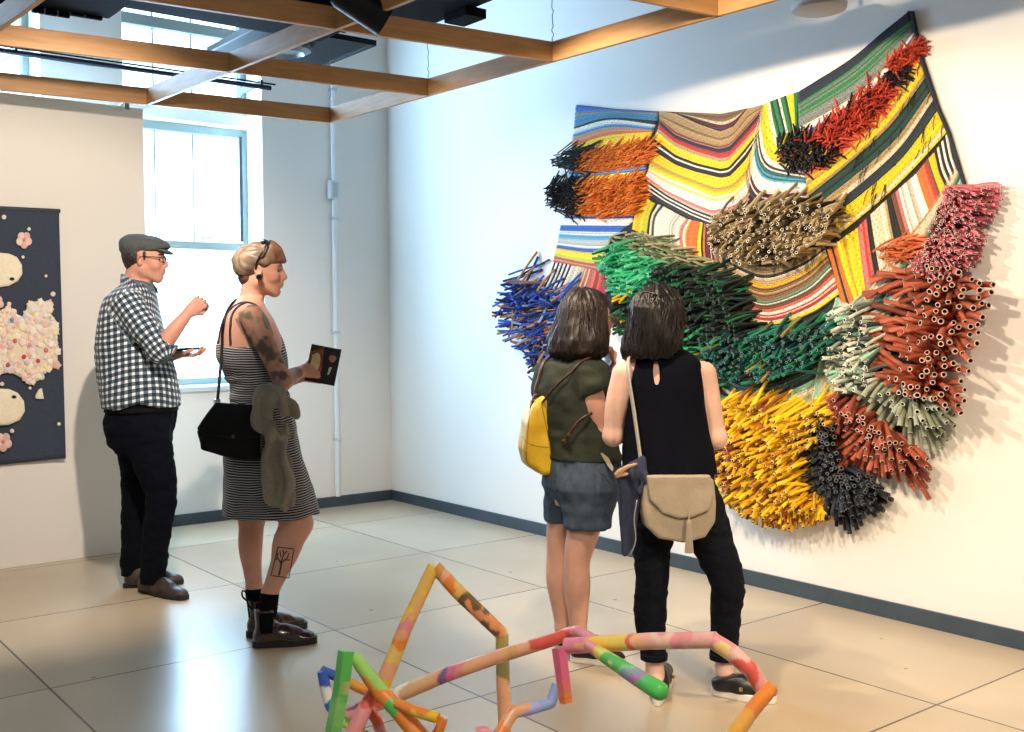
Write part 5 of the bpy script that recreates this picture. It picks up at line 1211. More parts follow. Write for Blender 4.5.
# shorts
F = Field(np.array([-2.15, -4.55, .45]), np.array([-1.1, -3.5, 1.2]), .0048)
F.put(stack([(P(581, 450), .132, .165), (P(582, 470), .138, .172), (P(582, 486), .138, .172), (P(582, 500), .095, .120)], FR, SD, 2.3), .01)
F.put(cone(P(589, 485, -.055), P(588, 522, -.06), .108, .092), .05); F.put(cone(P(569, 486, .07), P(564, 516, .085), .100, .088), .03); F.cut(P(563, 521, .085), -ZZ, .003, lo=P(563, 521, .085)+np.array([-.16, .0, -.2]), hi=P(563, 521, .085)+np.array([.03, .2, .2]))
F.cut(P(588, 527.5, -.06), -ZZ, .003, lo=np.array([-2.2, -4.6, .4]), hi=np.array([-1, -3.4, .75]))
SHM = mat('slate_cotton', '434F5E', .85, spec=.2, var=.12, vscale=60, bump=.2, bscale=400)
shorts = bake('shorts', F, SHM, SW, 2, lambda p, n: .005*vnoise(p*np.array([16, 16, 10]))+.003*vnoise(p*np.array([40, 40, 26]), 2))
tr3 = tree_of(shorts); q_ = MB(); q_.tube(snap(tr3, cr([P(606, 470, -.1), P(604, 490, -.12), P(600, 510, -.12), P(598, 527, -.1)], 20), .001), .0016, 5); q_.tube(snap(tr3, cr([P(596, 464, -.2), P(604, 472, -.2), P(610, 484, -.15)], 12), .001), .0016, 5)
q_.build('seam', mat('seam_thread', '39424E', .9), shorts)
# slip-on shoes with white soles
WSOL = mat('white_rubber', 'E6E2DA', .5); BKC = mat('black_canvas', '17181B', .75, var=.1)
for hl, tl, an in ((on_plane(570, 661, 2, 0), on_plane(626, 665, 2, 0), P(579, 636, -.055)), (on_plane(553, 650, 2, 0), on_plane(604, 647, 2, 0), P(563, 628, .08))):
    s_, Pf = shoe(SW, hl, tl, an, BKC, WSOL, .043, .078, .030, low=True)
    MB().tube(cr([Pf(.30, -.03, .082), Pf(.42, -.012, .080), Pf(.42, .012, .080), Pf(.30, .03, .082)], 12), .003, 6).build('elastic_edge', mat('edge_grey', '8A8A86', .7), s_, smooth=True)
# yellow backpack
YL = mat('mustard_leather', 'C9A21A', .5, var=.12, vscale=14, bump=.12, bscale=90)
bc = P(540, 433, .04)
BP = empty('backpack', bc, 'mustard yellow leather backpack on the back of the olive t-shirt woman', 'backpack')
BR = mat('brown_strap_leather', '4A2C20', .45, var=.15)
nb = nz(SD*.75-FR*.35)
q = [P(541, 394, .0), P(551, 397, .0), P(556, 412, .0), P(561, 440, .0), P(564, 462, .0), P(556, 475, .0), P(541, 474, .0), P(526, 464, .0), P(522, 450, .0), P(525, 420, .0), P(532, 403, .0)]
F = Field(bc-.32, bc+.32, .0045); F.put(polyprism(ins(q, .84), nb, .045, .022), .02)
pk = bake('bag_body', F, YL, BP, 2, lambda p, n: .005*vnoise(p*16)+.003*vnoise(p*np.array([34, 34, 12]), 2))
tb_ = tree_of(pk)
fl_ = MB()
def onpk(x, y): 
    d = ray(x, y); h = tb_.ray_cast(Vector(CAM+d*3.6), Vector(nz(d))); return np.array(h[0]) if h[0] is not None else P(x, y, -.05)
for pts in ([(522, 436), (530, 444), (545, 447), (555, 447)], [(531, 400), (528, 430), (526, 462)], [(541, 402), (547, 430), (552, 462)]):
    fl_.tube(np.array([onpk(*a)-FW*.001 for a in cr([(x, y, 0) for x, y in pts], 24)[:, :2]]), .0016, 5)
fl_.build('seam', mat('yellow_seam', '8A6C10', .6), pk)
bb = tree_of(body, shirt, shorts)
MB().tube(keep_out(bb, cr([P(533, 402, -.04), P(534, 396, -.03), P(541, 394, -.02), P(546, 399, -.01)], 16), .004), .0055, 8).build('handle', BR, BP, smooth=True)
stp = lambda pts, r=.0075: MB().tube(keep_out(bb, cr(pts, 40), .005), r, 8, sq=.5)
stp([P(537, 408, -.02), P(538, 388, -.02), P(541, 368, -.02), P(548, 358, .02), P(558, 355, .08), P(566, 372, .16)]).build('left_strap', BR, BP, smooth=True)
stp([P(543, 402, -.08), P(556, 386, -.14), P(572, 372, -.16), P(586, 362, -.13), P(597, 362, -.05), P(603, 380, .06)]).build('right_strap', BR, BP, smooth=True)
stp([P(560, 446, -.06), P(568, 436, -.16), P(578, 422, -.18), P(590, 414, -.17), P(600, 408, -.05), P(604, 396, .05)]).build('lower_strap', BR, BP, smooth=True)
for x, y in ((564, 441), (569, 435)): MB().lathe(keep_out(bb, [P(x, y, -.17)], .008)[0], SD, [(0, .009), (.004, .009), (.005, .005)], 12).build('buckle', mat('brass', '8A6A3A', .3, .9), BP, smooth='auto')
MB().tube([P(537, 408, -.02), P(533, 400, -.03), P(531, 408, -.045)], .006, 8).build('strap_end', BR, BP, smooth=True)
# folded paper stuck out of her pocket
tp_ = tree_of(shirt, shorts); pc = [P(598, 454, -.15), P(609, 452, -.14), P(612, 476, -.13), P(604, 479, -.13), P(603, 468, -.14)]
pc = keep_out(tp_, pc, .022); n_ = nz(-FH)*.004
pp_ = MB().prism(pc, n_).build('folded_cloth', mat('paper_beige', 'B0A893', .8, var=.15), None, bevel=.002); tag(pp_, 'small beige folded cloth hanging from the grey shorts pocket', 'cloth')

# ============================================================ person 4: woman in the black sleeveless top
P = framer(3.97)
TW = empty('person', on_plane(697, 700, 2, 0), 'woman in black sleeveless top and black jeans standing with her back turned', 'person')
psi = math.radians(76); FR = RH*math.cos(psi)+FH*math.sin(psi); SD = np.cross(FR, ZZ)
S3 = lambda y, x, a, b, dz=0: (P(x, y, dz), a, b)
F = Field(np.array([-1.85, -5.0, 0]), np.array([-1.0, -3.9, 1.65]), .0046)
hc = P(660, 319); hf = nz(RH*.72+FH*.70); HS = .93; T, A = head(F, hc, hf, ZZ, HS, True)
F.put(cone(T(-.036, 0, -.055), P(662, 357, 0), .047, .050), .03)
tors = [S3(350, 662, .05, .055), S3(358, 662, .07, .11), S3(366, 663, .085, .150), S3(385, 664, .095, .145), S3(420, 666, .095, .125), S3(445, 668, .095, .12), S3(475, 672, .11, .145), S3(500, 674, .12, .155), S3(515, 675, .10, .13)]
F.put(stack(tors, FR, SD), .02)
sh, el, wr = P(704, 374, .00), P(716, 438, .01), P(700, 440, .24)
chain(F, [sh, P(710, 405, 0), el], [.046, .042, .035], .03); chain(F, [el, el*.5+wr*.5, wr], [.042, .036, .025], .02); hand(F, wr, nz(FH*.7-RH*.7+ZZ*.2), nz(-FH*.5-RH*.3), 1, .7, .92)
sh2, el2, wr2 = P(624, 374, .0), P(613, 436, .03), P(636, 432, .25)
chain(F, [sh2, P(616, 405, .01), el2], [.045, .040, .035], .03); chain(F, [el2, wr2], [.037, .025], .02); hand(F, wr2, nz(FH*.6+RH*.75+ZZ*.2), nz(-FH*.6), -1, .7, .92)
LEG = [((P(655, 500, -.02), P(651, 585, -.03), P(650, 620, -.02), P(655, 672, -.03)), (on_plane(656, 704, 2, 0), on_plane(663, 682, 2, 0)), .9), ((P(697, 505, .0), P(728, 580, -.02), P(725, 620, .02), P(724, 668, .02)), (on_plane(715, 693, 2, 0), on_plane(774, 700, 2, 0)), 1)]
for (hp, kn, cf, an), (hl, tl), q in LEG:
    chain(F, [hp, kn, cf, an], [.07, .045, .045, .030], .02)
    chain(F, [an, np.array([hl[0], hl[1], .05])*.75+np.array([tl[0], tl[1], .05])*.25, np.array([hl[0], hl[1], .035])*.3+np.array([tl[0], tl[1], .035])*.7], [.030, .028, .024], .02)
body = bake('body', F, SKIN, TW, 1, col=head_col(T, A, hc, HS, 'DDB39F', 'B97C70', '2A1E1A'))
eyes(T, A, HS, body)
F = Field(hc-np.array([.24, .24, .30]), hc+np.array([.24, .24, .2]), .0046)
F.put(ell(T(-.018, 0, .040), np.array([.110, .094, .094])*HS, A), .01); F.put(ell(T(-.035, .0, -.01), np.array([.098, .100, .100])*HS, A), .04)
F.put(stack([(T(-.060, .01, -.155), .072, .098), (T(-.052, .01, -.12), .088, .112), (T(-.045, 0, -.07), .092, .110), (T(-.03, 0, -.02), .094, .102), (T(-.02, 0, .03), .09, .09)], A[0]-ZZ*A[0][2], A[1], 2.2), .03)
F.put(ell(T(.102, -.02, -.045), np.array([.088, .095, .125])*HS, A), .02, 's')
HM2 = mat('near_black_hair', rough=.45, attr='Col', spec=.35)
hair = bake('hair', F, HM2, TW, 1, lambda p, n: strands(p, n, hc, A), hcol('130F0E', '201814', hc, A))
locks('hair_locks', hc, A, dict(ang=(1.0, 5.3), r=(.112, .110), z=(-.20, -.09)), hair, HM2, '1B1412', 170, 5)
for off in (0,):
    tt = tree_of(hair); MB().tube(snap(tt, cr([T(-.075, -.06, .085), T(-.085, -.02, .09), T(-.085, .02, .09), T(-.08, .06, .08)], 14), .003), .005, 6).build('hair_band', mat('hair_band', '0E0C0C', .4), TW, smooth=True)
specs_(T, TW, '1C1614')
# sleeveless top
BT = mat('black_crepe', '0B0D15', .9, spec=.08, var=.08, vscale=50, bump=.12, bscale=500)
F = Field(np.array([-1.9, -5.05, .7]), np.array([-.95, -3.85, 1.5]), .0045)
sec = [(349, 662, .058, .068), (354, 662, .075, .115), (360, 663, .092, .145), (370, 663, .104, .150), (385, 664, .112, .150), (405, 665, .114, .150), (430, 666, .120, .158), (450, 667, .128, .168), (474, 668, .138, .176)]
F.put(stack([(P(x, y), a, b) for y, x, a, b in sec], FR, SD, 2.2), .01)
for s_, e_ in ((sh, el), (sh2, el2)): F.put(cone(s_+nz(s_-e_)*.03, e_, .054, .047), .006, 's')
# keyhole at the back of the neck
F.put(ell(P(657, 371, -.10), (.0125, .05, .052), [RH, FH, ZZ]), .004, 's')
F.cut(P(668, 473), -ZZ, .003)
top = bake('sleeveless_top', F, BT, TW, 2, lambda p, n: .007*np.sin((p@RH)*52+2*vnoise(p*5))*np.clip((1.12-p[:, 2])*3, 0, 1)+.004*vnoise(p*np.array([14, 14, 8])))
MB().lathe(P(657, 357.5, -.108), -FH, [(0, .004), (.003, .005), (.006, .003)], 10).build('button', mat('black_button', '101014', .2), top, smooth='auto')
# trousers
BJ = mat('black_denim', '12151D', .9, spec=.1, var=.25, vscale=70, bump=.25, bscale=400)
F = Field(np.array([-1.9, -5.05, .03]), np.array([-.95, -3.85, 1.1]), .0048)
F.put(stack([(P(670, 462), .115, .150), (P(671, 485), .126, .165), (P(673, 505), .128, .172), (P(675, 518), .115, .165)], FR, SD, 2.3), .02)
chain(F, [P(654, 505, -.01), P(652, 545, -.02), P(652, 580, -.03), P(650, 612, -.02), P(654, 655, -.03)], [.098, .074, .060, .060, .045], .02)
chain(F, [P(697, 508, .0), P(713, 545, -.01), P(727, 580, -.02), P(726, 610, .01), P(723, 655, .02)], [.100, .078, .064, .058, .047], .02)
F.cut(P(654, 659, -.03), -ZZ, .003, hi=np.array([-.9, -3.8, .5]))
bj = bake('jeans', F, BJ, TW, 2, lambda p, n: .004*vnoise(p*np.array([14, 14, 34]))+.003*vnoise(p*np.array([34, 34, 60]), 2))
for (hp, kn, cf, an) in [l[0] for l in LEG]:
    c = P(654, 656, -.03) if an is LEG[0][0][3] else P(723, 656, .02)
    MB().lathe(c-ZZ*.012, ZZ, [(0, .046), (.001, .050), (.022, .051), (.024, .047)], 22).build('cuff', BJ, bj, smooth='auto')
for (hl, tl), an in ((LEG[0][1], LEG[0][0][3]), (LEG[1][1], LEG[1][0][3])):
    if hl is LEG[0][1][0]: hl2, tl2 = on_plane(657, 707, 2, 0), on_plane(665, 671, 2, 0)
    else: hl2, tl2 = on_plane(711, 694, 2, 0), on_plane(777, 703, 2, 0)
    s_, Pf = shoe(TW, hl2, tl2, an, mat('black_leather', '15151A', .4), WSOL, .043, .072, .028, low=True)
    lc = MB()
    for k in range(5): u = .44+.065*k; z = .085-.009*k; lc.tube([Pf(u-.02, -.022, z-.008), Pf(u, 0, z), Pf(u+.02, .022, z-.008)], .0028, 5)
    lc.build('laces', mat('black_lace', '0C0C0E', .8), s_)
    MB().box(Pf(.50, -.046, .045)-.004, Pf(.50, -.046, .045)+np.array([.006, .006, .008])).build('badge', mat('gold_badge', 'C9B078', .3, .7), s_)
# beige crossbody bag
BG = mat('taupe_leather', 'A3947F', .42, var=.08, vscale=16, bump=.15, bscale=110)
bc = P(678, 508, -.19); nb = nz(-FH+RH*.05)
CB = empty('crossbody_bag', bc, 'taupe leather crossbody bag with a tassel behind the black top woman', 'bag')
D = -.18
q = [P(642, 476, D), P(712, 477, D), P(715, 500, D), P(714, 520, D), P(704, 535, D), P(682, 541, D), P(657, 536, D), P(643, 524, D), P(640, 500, D)]
F = Field(bc-.25, bc+.25, .0042); F.put(polyprism(ins(q, .88), nb, .022, .016), .01); bb_ = bake('bag_body', F, BG, CB, 2, lambda p, n: .003*vnoise(p*20))
q = [P(645, 475, D-.04), P(710, 475, D-.04), P(714, 494, D-.045), P(709, 510, D-.05), P(692, 517, D-.05), P(680, 518, D-.05), P(662, 512, D-.05), P(649, 498, D-.045)]
F = Field(bc-.25, bc+.25, .0038); F.put(polyprism(ins(q, .95), nb, .004, .006), .006); fp = bake('flap', F, BG, CB, 2, lambda p, n: .002*vnoise(p*24))
ts = MB(); c0 = P(689, 519, D-.065)
for k in range(16):
    a = k*2*math.pi/16; r1 = .009; ts.tube([c0-ZZ*.018+RH*r1*.6*math.cos(a)-FH*r1*.6*math.sin(a), c0-ZZ*.06+RH*r1*math.cos(a)-FH*r1*math.sin(a), c0-ZZ*.118+RH*r1*1.5*math.cos(a)-FH*r1*1.2*math.sin(a)], .0027, 5)
ts.lathe(c0-ZZ*.022, ZZ, [(0, .009), (.012, .0085), (.02, .005)], 12); ts.tube([c0-ZZ*.005, c0+ZZ*.02], .0035, 6)
ts.build('tassel', BG, CB, smooth='auto')
tr4 = tree_of(top, body, bj, bb_, hair)
path = keep_out(tr4, cr([P(645, 480, -.2), P(641, 462, -.19), P(638, 440, -.17), P(633, 405, -.15), P(629, 380, -.14), P(628, 364, -.11), P(630, 356, -.03), P(640, 358, .06), P(655, 375, .14)], 60), .004)
MB().tube(path, .0085, 8, sq=.4).build('strap', mat('strap_taupe', 'A39A8C', .5), CB, smooth=True)
MB().lathe(P(641, 466, -.205), -FH, [(0, .011), (.003, .011), (.0031, .007)], 14).build('ring', mat('steel_ring', 'B8BCC0', .25, 1), CB, smooth='auto')
# navy jacket tied on the bag strap
NV = mat('navy_cotton', '2B3048', .85, var=.12, vscale=70, bump=.3, bscale=300)
c = P(630, 495, -.16)
F = Field(c-.30, c+.30, .0042)
chain(F, [P(640, 462, -.19), P(634, 472, -.20), P(622, 476, -.19)], [.022, .028, .018], .02, (FH, 1.3))
chain(F, [P(634, 474, -.19), P(630, 500, -.17), P(629, 525, -.16), P(627, 552, -.15)], [.030, .034, .030, .014], .02, (FH, 1.7))
chain(F, [P(628, 476, -.18), P(622, 495, -.16), P(625, 520, -.15)], [.026, .024, .018], .02, (FH, 1.5))
chain(F, [P(640, 470, -.20), P(644, 482, -.215), P(641, 492, -.21)], [.014, .015, .010], .01)
nj = bake('tied_jacket', F, NV, None, 2, lambda p, n: .007*np.sin((p@RH)*120+3*vnoise(p*8))+.004*vnoise(p*np.array([40, 40, 20])))
tag(nj, 'navy jacket knotted on the crossbody bag strap beside the black jeans', 'jacket')
F = Field(c-.30, c+.30, .0042); chain(F, [P(616, 474, -.215), P(625, 468, -.22), P(636, 464, -.215)], [.007, .009, .006], .01, (FH, 1.2)); chain(F, [P(617, 477, -.21), P(627, 474, -.22)], [.005, .006], .01)
ln = bake('lining', F, mat('tan_lining', 'B08A68', .8), nj, 1, lambda p, n: .002*vnoise(p*60))
MB().tube(keep_out(tree_of(nj), cr([P(637, 500, -.21), P(634, 520, -.20), P(636, 540, -.19), P(630, 556, -.17)], 16), .003), .0022, 6).build('drawstring', mat('cord_grey', '9A9AA2', .7), nj, smooth=True)
# ============================================================ painted pipe sculpture in front
PAINT = mat('hand_painted_plaster', rough=.38, attr='Col', var=.06, vscale=30, bump=.08, bscale=60, coat=.1)
SC = empty('painted_sculpture', (-2.75, -4.9, 0), 'angular sculpture of jointed pipes painted in bright watery colours, standing in front', 'sculpture')
YE, OR_, PK, RE, GR, LG, BU, LB, WH, SA, OL = 'F8CC40', 'F48C38', 'F09A9A', 'E8604E', '5FBF5A', 'A5D86A', '3F62C0', '9FB0E0', 'F3EADF', 'F4B488', '8F8A50'
def seg(pts, deps, rpx, cols, n=20, sq=None, joint=True, seed=0, name='pipe', cap=None, extra=None):
    """pts in pixels with their distances; a round or squarish stick painted in drifting patches of colour"""
    W_ = [at_depth(x, y, d) for (x, y), d in zip(pts, deps)]
    if extra: W_ += extra
    rs_ = rpx if hasattr(rpx, '__len__') else [rpx]*len(W_)
    rs_ = list(rs_)+[rs_[-1]]*3; R = [r*.93*d/FPX for r, d in zip(rs_, list(deps)+[deps[-1]]*9)]
    rad = []; path = []
    for i in range(len(W_)-1):
        m = max(3, int(np.linalg.norm(W_[i+1]-W_[i])/.004))
        for k in range(m): t = k/m; path.append(W_[i]*(1-t)+W_[i+1]*t); rad.append(R[i]*(1-t)+R[i+1]*t)
    path.append(W_[-1]); rad.append(R[len(W_)-1])
    path = np.array(path); 
    for _ in range(2): path[1:-1] = path[1:-1]*.5+(path[:-2]+path[2:])*.25
    mb = MB(); mb.tube(path, rad, n, True, sq=sq); V = np.array(mb.v)
    m = len(path); t = np.repeat(np.linspace(0, 1, m), n); C = [lin(c) for c in cols]
    ln = np.linalg.norm(W_[-1]-W_[0]); u = t+(.06/max(ln, .1))*(vnoise(V*11, seed)*1.3+.4*vnoise(V*40, seed+3)); u = np.clip(u, 0, .9999)*len(C)
    i0 = u.astype(int); fr_ = np.clip((u-i0-.93)/.07, 0, 1)[:, None]; i1 = np.minimum(i0+1, len(C)-1); Cc = np.array(C); c = Cc[i0]*(1-fr_)+Cc[i1]*fr_
    sp = vnoise(V*20, seed+7) > .60; c[sp] = c[sp]*.3+lin(random.choice([WH, 'F7E070', OR_, OL, SA]))*.7
    mb.c = [tuple(q) for q in c]
    if cap: 
        for k in range(n*4): mb.c[-1-k] = tuple(lin(cap))
    return mb.build(name, PAINT, SC, smooth='auto', cols=True)
G = lambda x, y: on_plane(x, y, 2, 0)
seg([(383, 684), (405, 628), (434, 566)], [2.86, 2.86, 2.86], [9, 8, 7], [YE, SA, 'F2D070', OR_, PK, YE, 'F2C060', YE, 'F7D878'], seed=1)
seg([(434, 566), (458, 592), (502, 634)], [2.86, 2.88, 2.92], [7, 8, 7.5], ['D89A50', SA, OR_, 'F2C060', '7A5A3A', 'EFA06A', YE, 'C98A50'], seed=2)
seg([(502, 634), (503, 680), (505, 735), (506, 760)], [2.92, 2.93, 2.94, 2.95], [7, 7.5, 7, 7], ['B9A85A', OL, SA, YE, OR_, 'F2D070', YE], seed=3, extra=[at_depth(506, 760, 2.95)*np.array([1, 1, 0])+ZZ*.02])
seg([(350, 714), (371, 706), (397, 695), (445, 675), (500, 656), (552, 640), (571, 632)], [2.80, 2.79, 2.78, 2.74, 2.70, 2.66, 2.65], [9, 8.5, 8.5, 8, 7.5, 7, 6.5], [PK, RE, SA, WH, 'EFC08A', SA, '8A6A9A', 'E87AA0', PK, SA, 'E8B070', SA, RE, OR_], seed=4)
seg([(566, 633), (578, 631), (594, 641), (597, 652)], [2.65, 2.63, 2.58, 2.56], [5, 6.5, 7, 5], [OR_, RE, PK, 'E89AA0'], seed=5)
seg([(566, 646), (600, 644), (650, 641), (716, 640)], [2.56, 2.52, 2.46, 2.38], [8.5, 8.8, 9, 9], ['E88A9A', PK, YE, 'F5C850', 'F0D060', 'E86A5E', SA, 'F2B0A0', 'F4C8B0', PK, 'F2B4A8'], n=22, seed=6)
seg([(712, 640), (731, 652), (752, 671), (763, 689)], [2.38, 2.37, 2.35, 2.34], [9, 9.5, 9, 8.5], ['F2B4A8', PK, 'F4C0B0', RE, 'F0A090', 'E8B8A8'], n=22, seed=7)
seg([(771, 688), (752, 710), (732, 738), (714, 762)], [2.33, 2.28, 2.22, 2.17], [8, 8.5, 9, 9], [OR_, 'F5B04A', YE, 'F2A23C', OR_], n=22, seed=8, extra=[at_depth(700, 785, 2.12)*np.array([1, 1, 0])+ZZ*.02])
seg([(588, 645), (606, 657), (632, 674), (658, 690), (662, 692.3), (664.5, 693.8), (665.5, 694.4)], [2.50, 2.44, 2.36, 2.28, 2.272, 2.266, 2.264], [5.5, 7.5, 9, 10.5, 9.8, 7.2, 3], [PK, YE, 'D8DC70', GR, '8AD080', '9AA0B0', 'C87AB0', '6AC46A', '5CCF5C', '5CCF5C', '5CCF5C', '5CCF5C'], n=24, seed=9)
seg([(559, 648), (562, 672), (566, 703)], [2.55, 2.54, 2.53], [8, 7.5, 7], ['E86A8A', 'F07A6A', OR_, 'F07038', OR_], n=4, seed=10)
seg([(557, 684), (551, 703), (530, 709), (513, 712), (499, 735), (486, 765)], [2.55, 2.54, 2.52, 2.50, 2.47, 2.44], [5.5, 6, 6.5, 7, 7, 7], [LB, 'B0B8E8', SA, OR_, '8A8AB0', WH, '7A8AC0', SA, OR_, LB], seed=11, extra=[at_depth(480, 780, 2.42)*np.array([1, 1, 0])+ZZ*.02])
seg([(346, 651), (341, 690), (332, 738), (327, 765)], [2.50, 2.49, 2.48, 2.46], [9, 9, 9, 9], [GR, '8ACF70', '7AC86A', LG, 'B0D070', '90C860', GR], n=4, seed=12, extra=[at_depth(322, 785, 2.45)*np.array([1, 1, 0])+ZZ*.02])
seg([(353, 655), (366, 672), (381, 693), (398, 710), (421, 738), (436, 762)], [2.56, 2.56, 2.56, 2.55, 2.54, 2.52], [6, 8, 9, 9.5, 10, 10], [LG, OR_, GR, OR_, 'F0A060', WH, OR_, PK, OR_, YE, 'F2C030', YE], seed=13, extra=[at_depth(450, 785, 2.5)*np.array([1, 1, 0])+ZZ*.02])
seg([(396, 703), (415, 711), (438, 718)], [2.54, 2.52, 2.50], [5.5, 6, 6], [OR_, YE, 'F5C21E', YE, YE], seed=14)
seg([(444, 717), (440, 728), (431, 744)], [2.50, 2.50, 2.52], [5, 5.5, 5.5], [YE, OR_, RE, OR_], seed=15)
seg([(322, 671), (326, 690), (331, 706), (342, 720), (362, 733), (384, 752)], [2.70, 2.70, 2.69, 2.68, 2.67, 2.66], [5.5, 6, 6.5, 6, 5.5, 5.5], [BU, 'E8E4DC', '3F7AC0', 'C8E060', YE, WH, BU, SA, '6A80A0'], seed=16, extra=[at_depth(400, 775, 2.65)*np.array([1, 1, 0])+ZZ*.02])
seg([(322, 670), (340, 678), (360, 688), (378, 696)], [2.70, 2.72, 2.74, 2.77], [5, 5.5, 5.5, 5.5], [BU, 'E0A040', OR_, '6A9AA0', 'E8B050'], seed=17)
seg([(374, 691), (363, 712), (352, 736), (344, 760)], [2.60, 2.58, 2.56, 2.53], [6.5, 8, 9, 9], [RE, PK, LG, 'D8D050', '8A5A3A', PK, 'E88AA0'], seed=18, extra=[at_depth(338, 780, 2.5)*np.array([1, 1, 0])+ZZ*.02])
seg([(369, 711), (377, 720), (383, 740)], [2.66, 2.65, 2.64], [5, 6, 6], [RE, 'F0705A', PK, RE], seed=19)
seg([(476, 732), (484, 731), (492, 738)], [2.60, 2.60, 2.60], [5, 6, 6], [PK, SA, PK], seed=20)
# ============================================================ dark textile on the display panel
YQ = PY-.030
def qp(x, y, off=0): return on_plane(x, y, 1, YQ-off)
QM = bpy.data.materials.new('navy_weave'); QM.use_nodes = True
_b = QM.node_tree.nodes['Principled BSDF']; _b.inputs['Base Color'].default_value = srgb('3A4250'); _b.inputs['Roughness'].default_value = .95
TX = empty('wall_textile', qp(10, 340), 'dark navy textile with pale blossoms hanging on the display panel', 'textile')
tl, tr, br_, bl = qp(-45, 207), qp(59, 212), qp(65, 458), qp(-45, 470)
nu, nv = 24, 40; V = []
for side in (0, 1):
    for j in range(nv+1):
        for i in range(nu+1):
            u, v = i/nu, j/nv; p = (tl*(1-u)+tr*u)*(1-v)+(bl*(1-u)+br_*u)*v; p = p.copy()
            p[1] += -.006*math.sin(u*7+v*1.5)*v-.014*v*(u > .9)*(u-.9)*10+(.006 if side else 0)-.006*max(0, 1-(abs(v-.0)*30))
            V.append(p)
idx = lambda s_, i, j: s_*(nu+1)*(nv+1)+j*(nu+1)+i
Fq = [(idx(0, i, j), idx(0, i, j+1), idx(0, i+1, j+1), idx(0, i+1, j)) for i in range(nu) for j in range(nv)]+[(idx(1, i, j), idx(1, i+1, j), idx(1, i+1, j+1), idx(1, i, j+1)) for i in range(nu) for j in range(nv)]
for i in range(nu): Fq += [(idx(0, i, 0), idx(0, i+1, 0), idx(1, i+1, 0), idx(1, i, 0)), (idx(0, i+1, nv), idx(0, i, nv), idx(1, i, nv), idx(1, i+1, nv))]
for j in range(nv): Fq += [(idx(0, 0, j+1), idx(0, 0, j), idx(1, 0, j), idx(1, 0, j+1)), (idx(0, nu, j), idx(0, nu, j+1), idx(1, nu, j+1), idx(1, nu, j))]
cl = link('cloth', mesh_np('cloth', V, np.array(Fq), True), mat('navy_weave2', '39414F', .95, var=.10, vscale=70, bump=.35, bscale=260), TX)
ct = tree_of(cl)
APP = mat('applique_cloth', rough=.85, attr='Col', var=.05, vscale=60)
def blob(name, pts, col, h=.006, label=None, par=TX, mb=None, inner=None):
    """a padded patch of cloth sewn on the textile; pts in pixels"""
    c = np.mean(pts, 0); n = len(pts); m = mb or MB(); rings = []
    for k, (s_, o) in enumerate(((1, -.004), (1, .3), (.86, .85), (.5, 1.0), (.0, 1.0))):
        if s_ == 0: continue
        rings.append([qp(c[0]+(x-c[0])*s_, c[1]+(y-c[1])*s_, .016+h*o) for x, y in pts])
    V_ = [p for r in rings for p in r]+[qp(c[0], c[1], .016+h)]; F_ = []
    for k in range(len(rings)-1):
        for i in range(n): F_.append((k*n+i, k*n+(i+1) % n, (k+1)*n+(i+1) % n, (k+1)*n+i))
    for i in range(n): F_.append(((len(rings)-1)*n+i, (len(rings)-1)*n+(i+1) % n, len(V_)-1))
    m.add(V_, F_, tuple(lin(col)))
    if mb is None:
        o = m.build(name, APP, par, smooth=True, cols=True)
        if label: o['label'] = label
        return o
circ = lambda x, y, rx, ry, n=18, w=0, ph=0: [(x+rx*(1+w*math.cos(5*a+ph))*math.cos(a), y+ry*(1+w*math.cos(5*a+ph))*math.sin(a)) for a in np.linspace(0, 2*math.pi, n+1)[:-1]]
blob('cream_patch', [(-24, 258), (-14, 254), (-2, 252.5), (9, 253.5), (17, 257), (22, 265), (22.5, 274), (18, 281), (9, 286), (-2, 287.5), (-14, 287), (-23, 282), (-27, 270)], 'F0E2C4', .012)
blob('cream_patch', [(-24, 394), (-13, 390), (-2, 388.5), (9, 389), (18, 393), (24, 401), (25, 411), (20, 420), (9, 425), (-2, 425.5), (-14, 423), (-23, 418), (-27, 406)], 'F0E2C4', .012)
for (x, y) in ((12, 279), (14, 397)): blob('dark_mark', circ(x, y, 2.8, 1.8), '241E1C', .016)
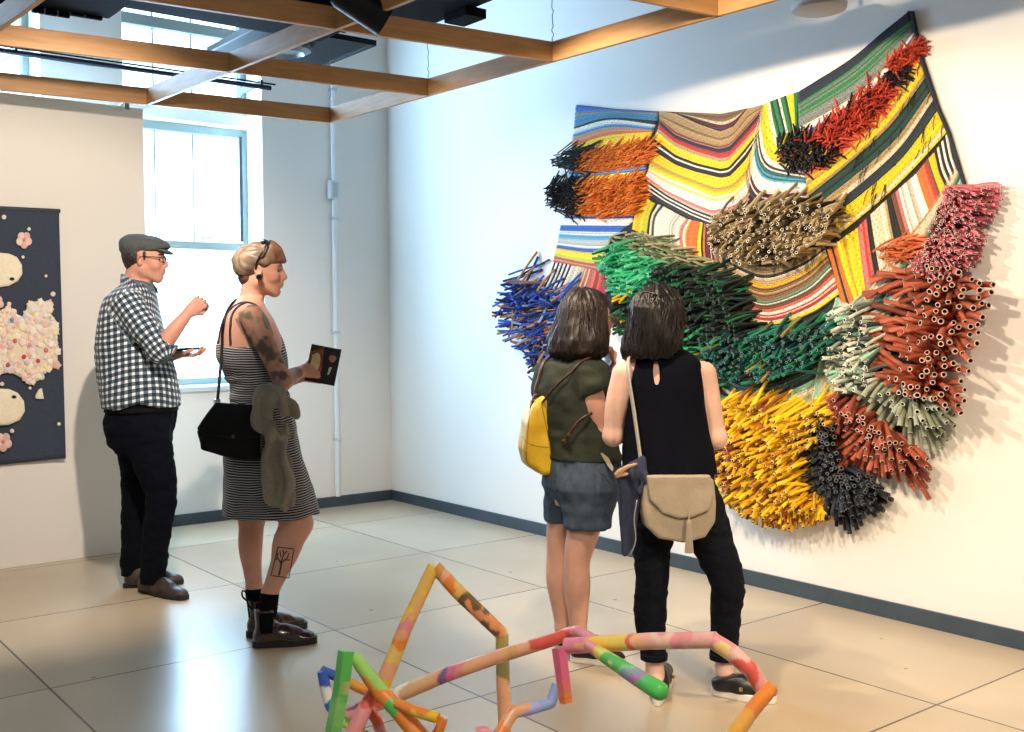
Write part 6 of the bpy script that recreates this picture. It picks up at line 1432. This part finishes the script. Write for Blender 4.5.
for (x, y, s_) in ((24, 240, 8), (3, 442, 9), (-3, 303, 7)):
    m = MB()
    for k in range(5): a = k*1.2566+.3; blob('', circ(x+s_*.55*math.cos(a), y+s_*.6*math.sin(a), s_*.48, s_*.52, 12), ['E8C4B4', 'DDB0A4', 'EBD3BE'][k % 3], .006, mb=m)
    blob('', circ(x, y, s_*.22, s_*.24, 8), 'C98A6A', .010, mb=m); m.build('blossom', APP, TX, smooth=True, cols=True)
rs = random.Random(4)
poly = [(-36, 330), (-28, 316), (-14, 306), (-6, 312), (10, 308), (22, 318), (30, 303), (40, 300), (52, 303), (50, 312), (57, 322), (58, 350), (57, 366), (46, 372), (40, 380), (30, 384), (22, 378), (10, 372), (-6, 376), (-20, 378), (-32, 366), (-38, 350)]
blob('cream_ground', poly, 'E9D6BE', .004)
blk_ = MB(); cnt = 0
while cnt < 420:
    x, y = rs.uniform(-38, 59), rs.uniform(298, 388)
    if not inpoly(x, y, poly): continue
    r = rs.uniform(1.6, 4.2); blob('', circ(x, y, r, r*1.05, 10, .22, rs.random()*6), rs.choice(['F1DFC8', 'F4E8D4', 'EBCDBE', 'E7B9B0', 'F2E2B8', 'DDE0DA', 'F0D8C8', 'D8C8D0']), rs.uniform(.006, .016), mb=blk_); cnt += 1
o = blk_.build('blossom_cluster', APP, TX, smooth=True, cols=True); o['kind'] = 'stuff'
for x, y, c in ((24, 357, 'C8403A'), (38, 361, 'C8505A'), (15, 341, 'D86A50'), (46, 350, 'D87A80'), (8, 365, 'C8503A'), (12, 320, '7A9AB0'), (30, 345, 'E0A0A0')): blob('berry', circ(x, y, 2.3, 2.5, 12), c, .022)
for x, y, r in ((4, 217, 2.4), (29, 229, 1.9), (46, 276, 1.6), (23, 257, 1.7), (59, 424, 1.9), (12, 431, 2.2), (53, 294, 2.6), (9, 304, 2.4), (2, 384, 2.2), (30, 388, 1.6)): blob('dot', circ(x, y, r, r, 10), 'EBDDC2', .005)
blob('small_bell', [(35, 396), (39, 389), (42, 388), (43, 394), (44, 399), (36, 399)], 'E8DCC8', .007)
MB().tube([qp(-45, 206, -.012), qp(60, 211, -.012)], .012, 8).build('hanging_rod', mat('rod_dark', '2A2E36', .6), TX, smooth='auto')
